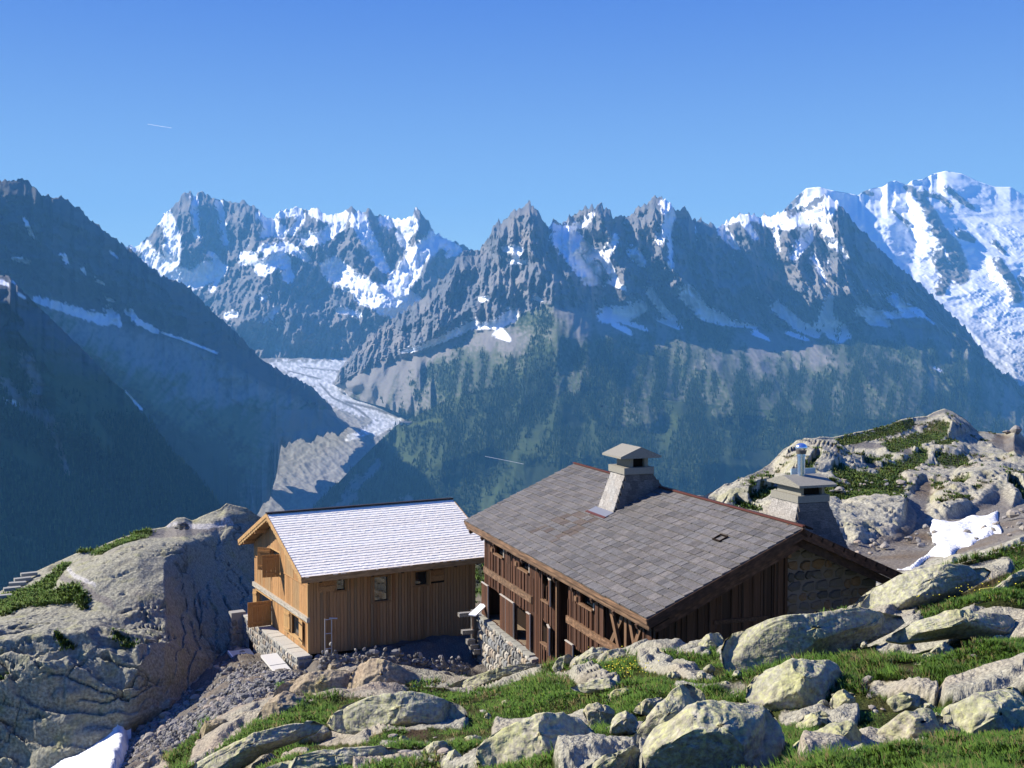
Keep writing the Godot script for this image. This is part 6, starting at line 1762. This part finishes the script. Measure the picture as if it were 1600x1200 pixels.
	for v in [[8, 938], [22, 926], [30, 918], [38, 911], [48, 903]]:
		var p := on_rows(dome_rows, v[0], v[1])
		var o := block("path_step", self, p + Vector3(0, 0.25, 0.2), Vector3(0.8, 0.16, 0.35), stone_tones[4] if stone_tones.size() else null, Basis(Vector3.UP, 0.3 + r.randf() * 0.3))
		o.name = numbered("stone_step")
		tag(o, ["lowest flat stone step at the left edge of the dome", "second flat stone step up the dome's left edge", "middle flat stone step on the dome's left edge", "fourth flat stone step up the dome's left edge", "topmost flat stone step on the dome's left edge"][k], "step")
		k += 1
	# across the valley: the little hotel above the glacier, a glinting cable
	var hotel := thing("mountain_hotel", pt(634, 664, 6850))
	block("wall", hotel, Vector3(0, 8, 0), Vector3(70, 16, 14), mat_flat(Color(0.55, 0.5, 0.44)))
	part("roof", hotel, solid([[[Vector2(-9, 0), Vector2(0, 7), Vector2(9, 0)], -37, 37]]), mat_flat(Color(0.2, 0.19, 0.19)), Vector3(0, 16, 0), Basis(Vector3.UP, PI / 2))
	for i in 8: block("window", hotel, Vector3(-30 + i * 8.5, 9, 7.1), Vector3(3, 5, 0.4), mat_flat(Color(0.05, 0.05, 0.06)))
	tag(hotel, "tiny pale stone hotel on the wooded shoulder above the glacier", "hotel")
	var cable := bar("cable", self, pt(758, 713, 5400), pt(818, 725, 5300), 0.9, mat_flat(Color(0.7, 0.7, 0.7), 0.4))
	tag(cable, "thin glinting line slung across the dark forest", "cable")
	var vapour := mat_flat(Color(1, 1, 1))
	vapour.backlight_enabled = true
	vapour.backlight = Color(1, 1, 1)
	var trail := bar("contrail_cloud", self, pt(231, 194, 15000), pt(268, 200, 15600), 3.2, vapour)
	tag(trail, "short white aircraft trail in the sky above the left peaks", "contrail")

# ---------------------------------------------------------------- plants
func tuft(seed_: int, blades: int, h: float, spread: float, wide: float) -> ArrayMesh:
	var r := RandomNumberGenerator.new()
	r.seed = seed_
	var st := SurfaceTool.new()
	st.begin(Mesh.PRIMITIVE_TRIANGLES)
	for i in blades:
		var a := r.randf() * TAU
		var d := Vector3(cos(a), 0, sin(a))
		var side := Vector3(-d.z, 0, d.x) * wide * r.randf_range(0.7, 1.3)
		var p := d * spread * r.randf() * 0.6
		var hh := h * r.randf_range(0.55, 1.15)
		var q := p + d * hh * r.randf_range(0.1, 0.4) + Vector3(0, hh * 0.62, 0)
		var t := q + d * hh * r.randf_range(0.15, 0.5) + Vector3(0, hh * r.randf_range(0.1, 0.4), 0)
		var n := (Vector3.UP * 1.2 + d * 0.5).normalized()
		st.set_normal(n)
		for v in [p - side, q - side * 0.7, p + side, p + side, q - side * 0.7, q + side * 0.7, q - side * 0.7, t, q + side * 0.7]: st.add_vertex(v)
	return st.commit()

func scatter(called: String, mesh: Mesh, m: Material, xf: Array, cols: Array, label: String, category := "grass"):
	var mm := MultiMesh.new()
	mm.transform_format = MultiMesh.TRANSFORM_3D
	mm.use_colors = true
	mm.mesh = mesh
	mm.instance_count = xf.size()
	for i in xf.size():
		mm.set_instance_transform(i, xf[i])
		mm.set_instance_color(i, cols[i])
	var o := MultiMeshInstance3D.new()
	o.multimesh = mm
	o.material_override = m
	o.name = numbered(called)
	add_child(o)
	tag(o, label, category, "", "stuff")

func plants():
	var leaf := col_mat(0.6, 0.3)
	leaf.backlight_enabled = true
	leaf.backlight = Color(0.35, 0.4, 0.2)
	var r := RandomNumberGenerator.new()
	r.seed = 3
	var shapes := [tuft(1, 9, 0.085, 0.08, 0.005), tuft(2, 8, 0.055, 0.08, 0.006), tuft(3, 12, 0.15, 0.11, 0.0055)]
	var xf := [[], [], []]
	var cl := [[], [], []]
	for t in turf:
		var p: Vector3 = t[0]
		var n: float = t[1]
		var k := 1 if r.randf() < 0.45 else 0
		if n > 0.18 and r.randf() < 0.35: k = 2
		var d := -p.z
		var s := r.randf_range(0.75, 1.25) * (1.0 if d < 18 else lerpf(1.0, 1.5, clampf((d - 18) / 20.0, 0, 1)))
		var jit := Vector3(r.randfn(), 0, r.randfn()) * 0.03 * maxf(1.0, d / 14.0)
		var b := Basis(Vector3.UP, r.randf() * TAU).rotated(Vector3(1, 0, 0), r.randf_range(-0.15, 0.25)) * Basis.from_scale(Vector3(s * 1.15, s, s * 1.15))
		var v := r.randf()
		var g := Color(0.05, 0.12, 0.014).lerp(Color(0.12, 0.2, 0.03), v)
		var dry := patch_n.get_noise_3dv(p * 2.3 + Vector3(11, 0, 0))
		if dry < -0.3 and r.randf() < 0.55: continue
		if r.randf() < 0.06 + maxf(0.0, -dry) * 0.7: g = Color(0.2, 0.165, 0.065)
		xf[k].append(Transform3D(b, p + jit + Vector3(0, -0.015 + lump_n.get_noise_3dv(p * 1.4) * 0.3 + knob_n.get_noise_3dv(p) * 0.1, 0)))
		cl[k].append(g * r.randf_range(0.7, 1.15))
	scatter("grass", shapes[0], leaf, xf[0], cl[0], "green alpine grass covering the slope between the boulders")
	scatter("grass", shapes[1], leaf, xf[1], cl[1], "short turf among the alpine grass of the slope")
	scatter("grass", shapes[2], leaf, xf[2], cl[2], "longer tussocks of grass standing out of the turf")
	var far_x := []
	var far_c := []
	var big := tuft(4, 10, 0.19, 0.32, 0.03)
	for t in turf_far:
		var p: Vector3 = t[0]
		far_x.append(Transform3D(Basis(Vector3.UP, r.randf() * TAU) * Basis.from_scale(Vector3.ONE * r.randf_range(0.6, 1.1)), p + Vector3(r.randfn() * 0.1, 0, r.randfn() * 0.2)))
		var g := Color(0.07, 0.15, 0.02).lerp(Color(0.17, 0.19, 0.05), r.randf() * (0.6 + t[2]))
		far_c.append(g * r.randf_range(0.7, 1.1))
	scatter("grass", big, leaf, far_x, far_c, "grass growing on the ledges of the rocks farther off")
	# a few yellow flowers below the wooden wall
	var fx := []
	var fc := []
	var dot := SphereMesh.new()
	dot.radius = 0.5; dot.height = 0.6; dot.radial_segments = 6; dot.rings = 3
	for i in 260:
		var px := 965 + r.randfn() * 26.0
		var py := 1052 + r.randfn() * 9.0
		if i > 190: px = 1480 + r.randfn() * 50.0; py = 935 + r.randfn() * 8.0
		var p := on_rows(slope_rows, px, py)
		fx.append(Transform3D(Basis.from_scale(Vector3.ONE * r.randf_range(0.025, 0.045)), p + Vector3(0, 0.2 + r.randf() * 0.12, 0)))
		fc.append(Color(0.7, 0.6, 0.05))
	scatter("flowers", dot, leaf, fx, fc, "tiny yellow flowers dotted in the grass", "flowers")
	forest(r)

func forest(r: RandomNumberGenerator):
	var st := SurfaceTool.new()
	st.begin(Mesh.PRIMITIVE_TRIANGLES)
	st.set_smooth_group(-1)
	for tier in 2:
		var y0 := 0.05 + tier * 0.38
		var y1 := 0.62 + tier * 0.38
		var w := 0.2 - tier * 0.07
		for i in 5:
			var a := TAU * i / 5
			var b := TAU * (i + 1) / 5
			for v in [Vector3(cos(a) * w, y0, sin(a) * w), Vector3(0, y1, 0), Vector3(cos(b) * w, y0, sin(b) * w)]: st.add_vertex(v)
	st.generate_normals()
	var cone := st.commit()
	var m := col_mat(0.9, 0.1)
	var sets := [["dark conifer forest on the slopes below the granite needles", m3b_trees, 20.0], ["conifer forest on the nearer left shoulder", m5_trees, 15.0]]
	for s in sets:
		var xf := []
		var cl := []
		for p in s[1]:
			var h: float = s[2] * r.randf_range(0.6, 1.5)
			xf.append(Transform3D(Basis(Vector3.UP, r.randf() * TAU) * Basis.from_scale(Vector3(h * 1.1, h, h * 1.1)), p + Vector3(r.randfn() * 6, -1, r.randfn() * 8)))
			cl.append(Color(0.018, 0.035, 0.016).lerp(Color(0.04, 0.06, 0.022), r.randf()) * r.randf_range(0.7, 1.3))
		scatter("forest", cone, m, xf, cl, s[0], "forest")
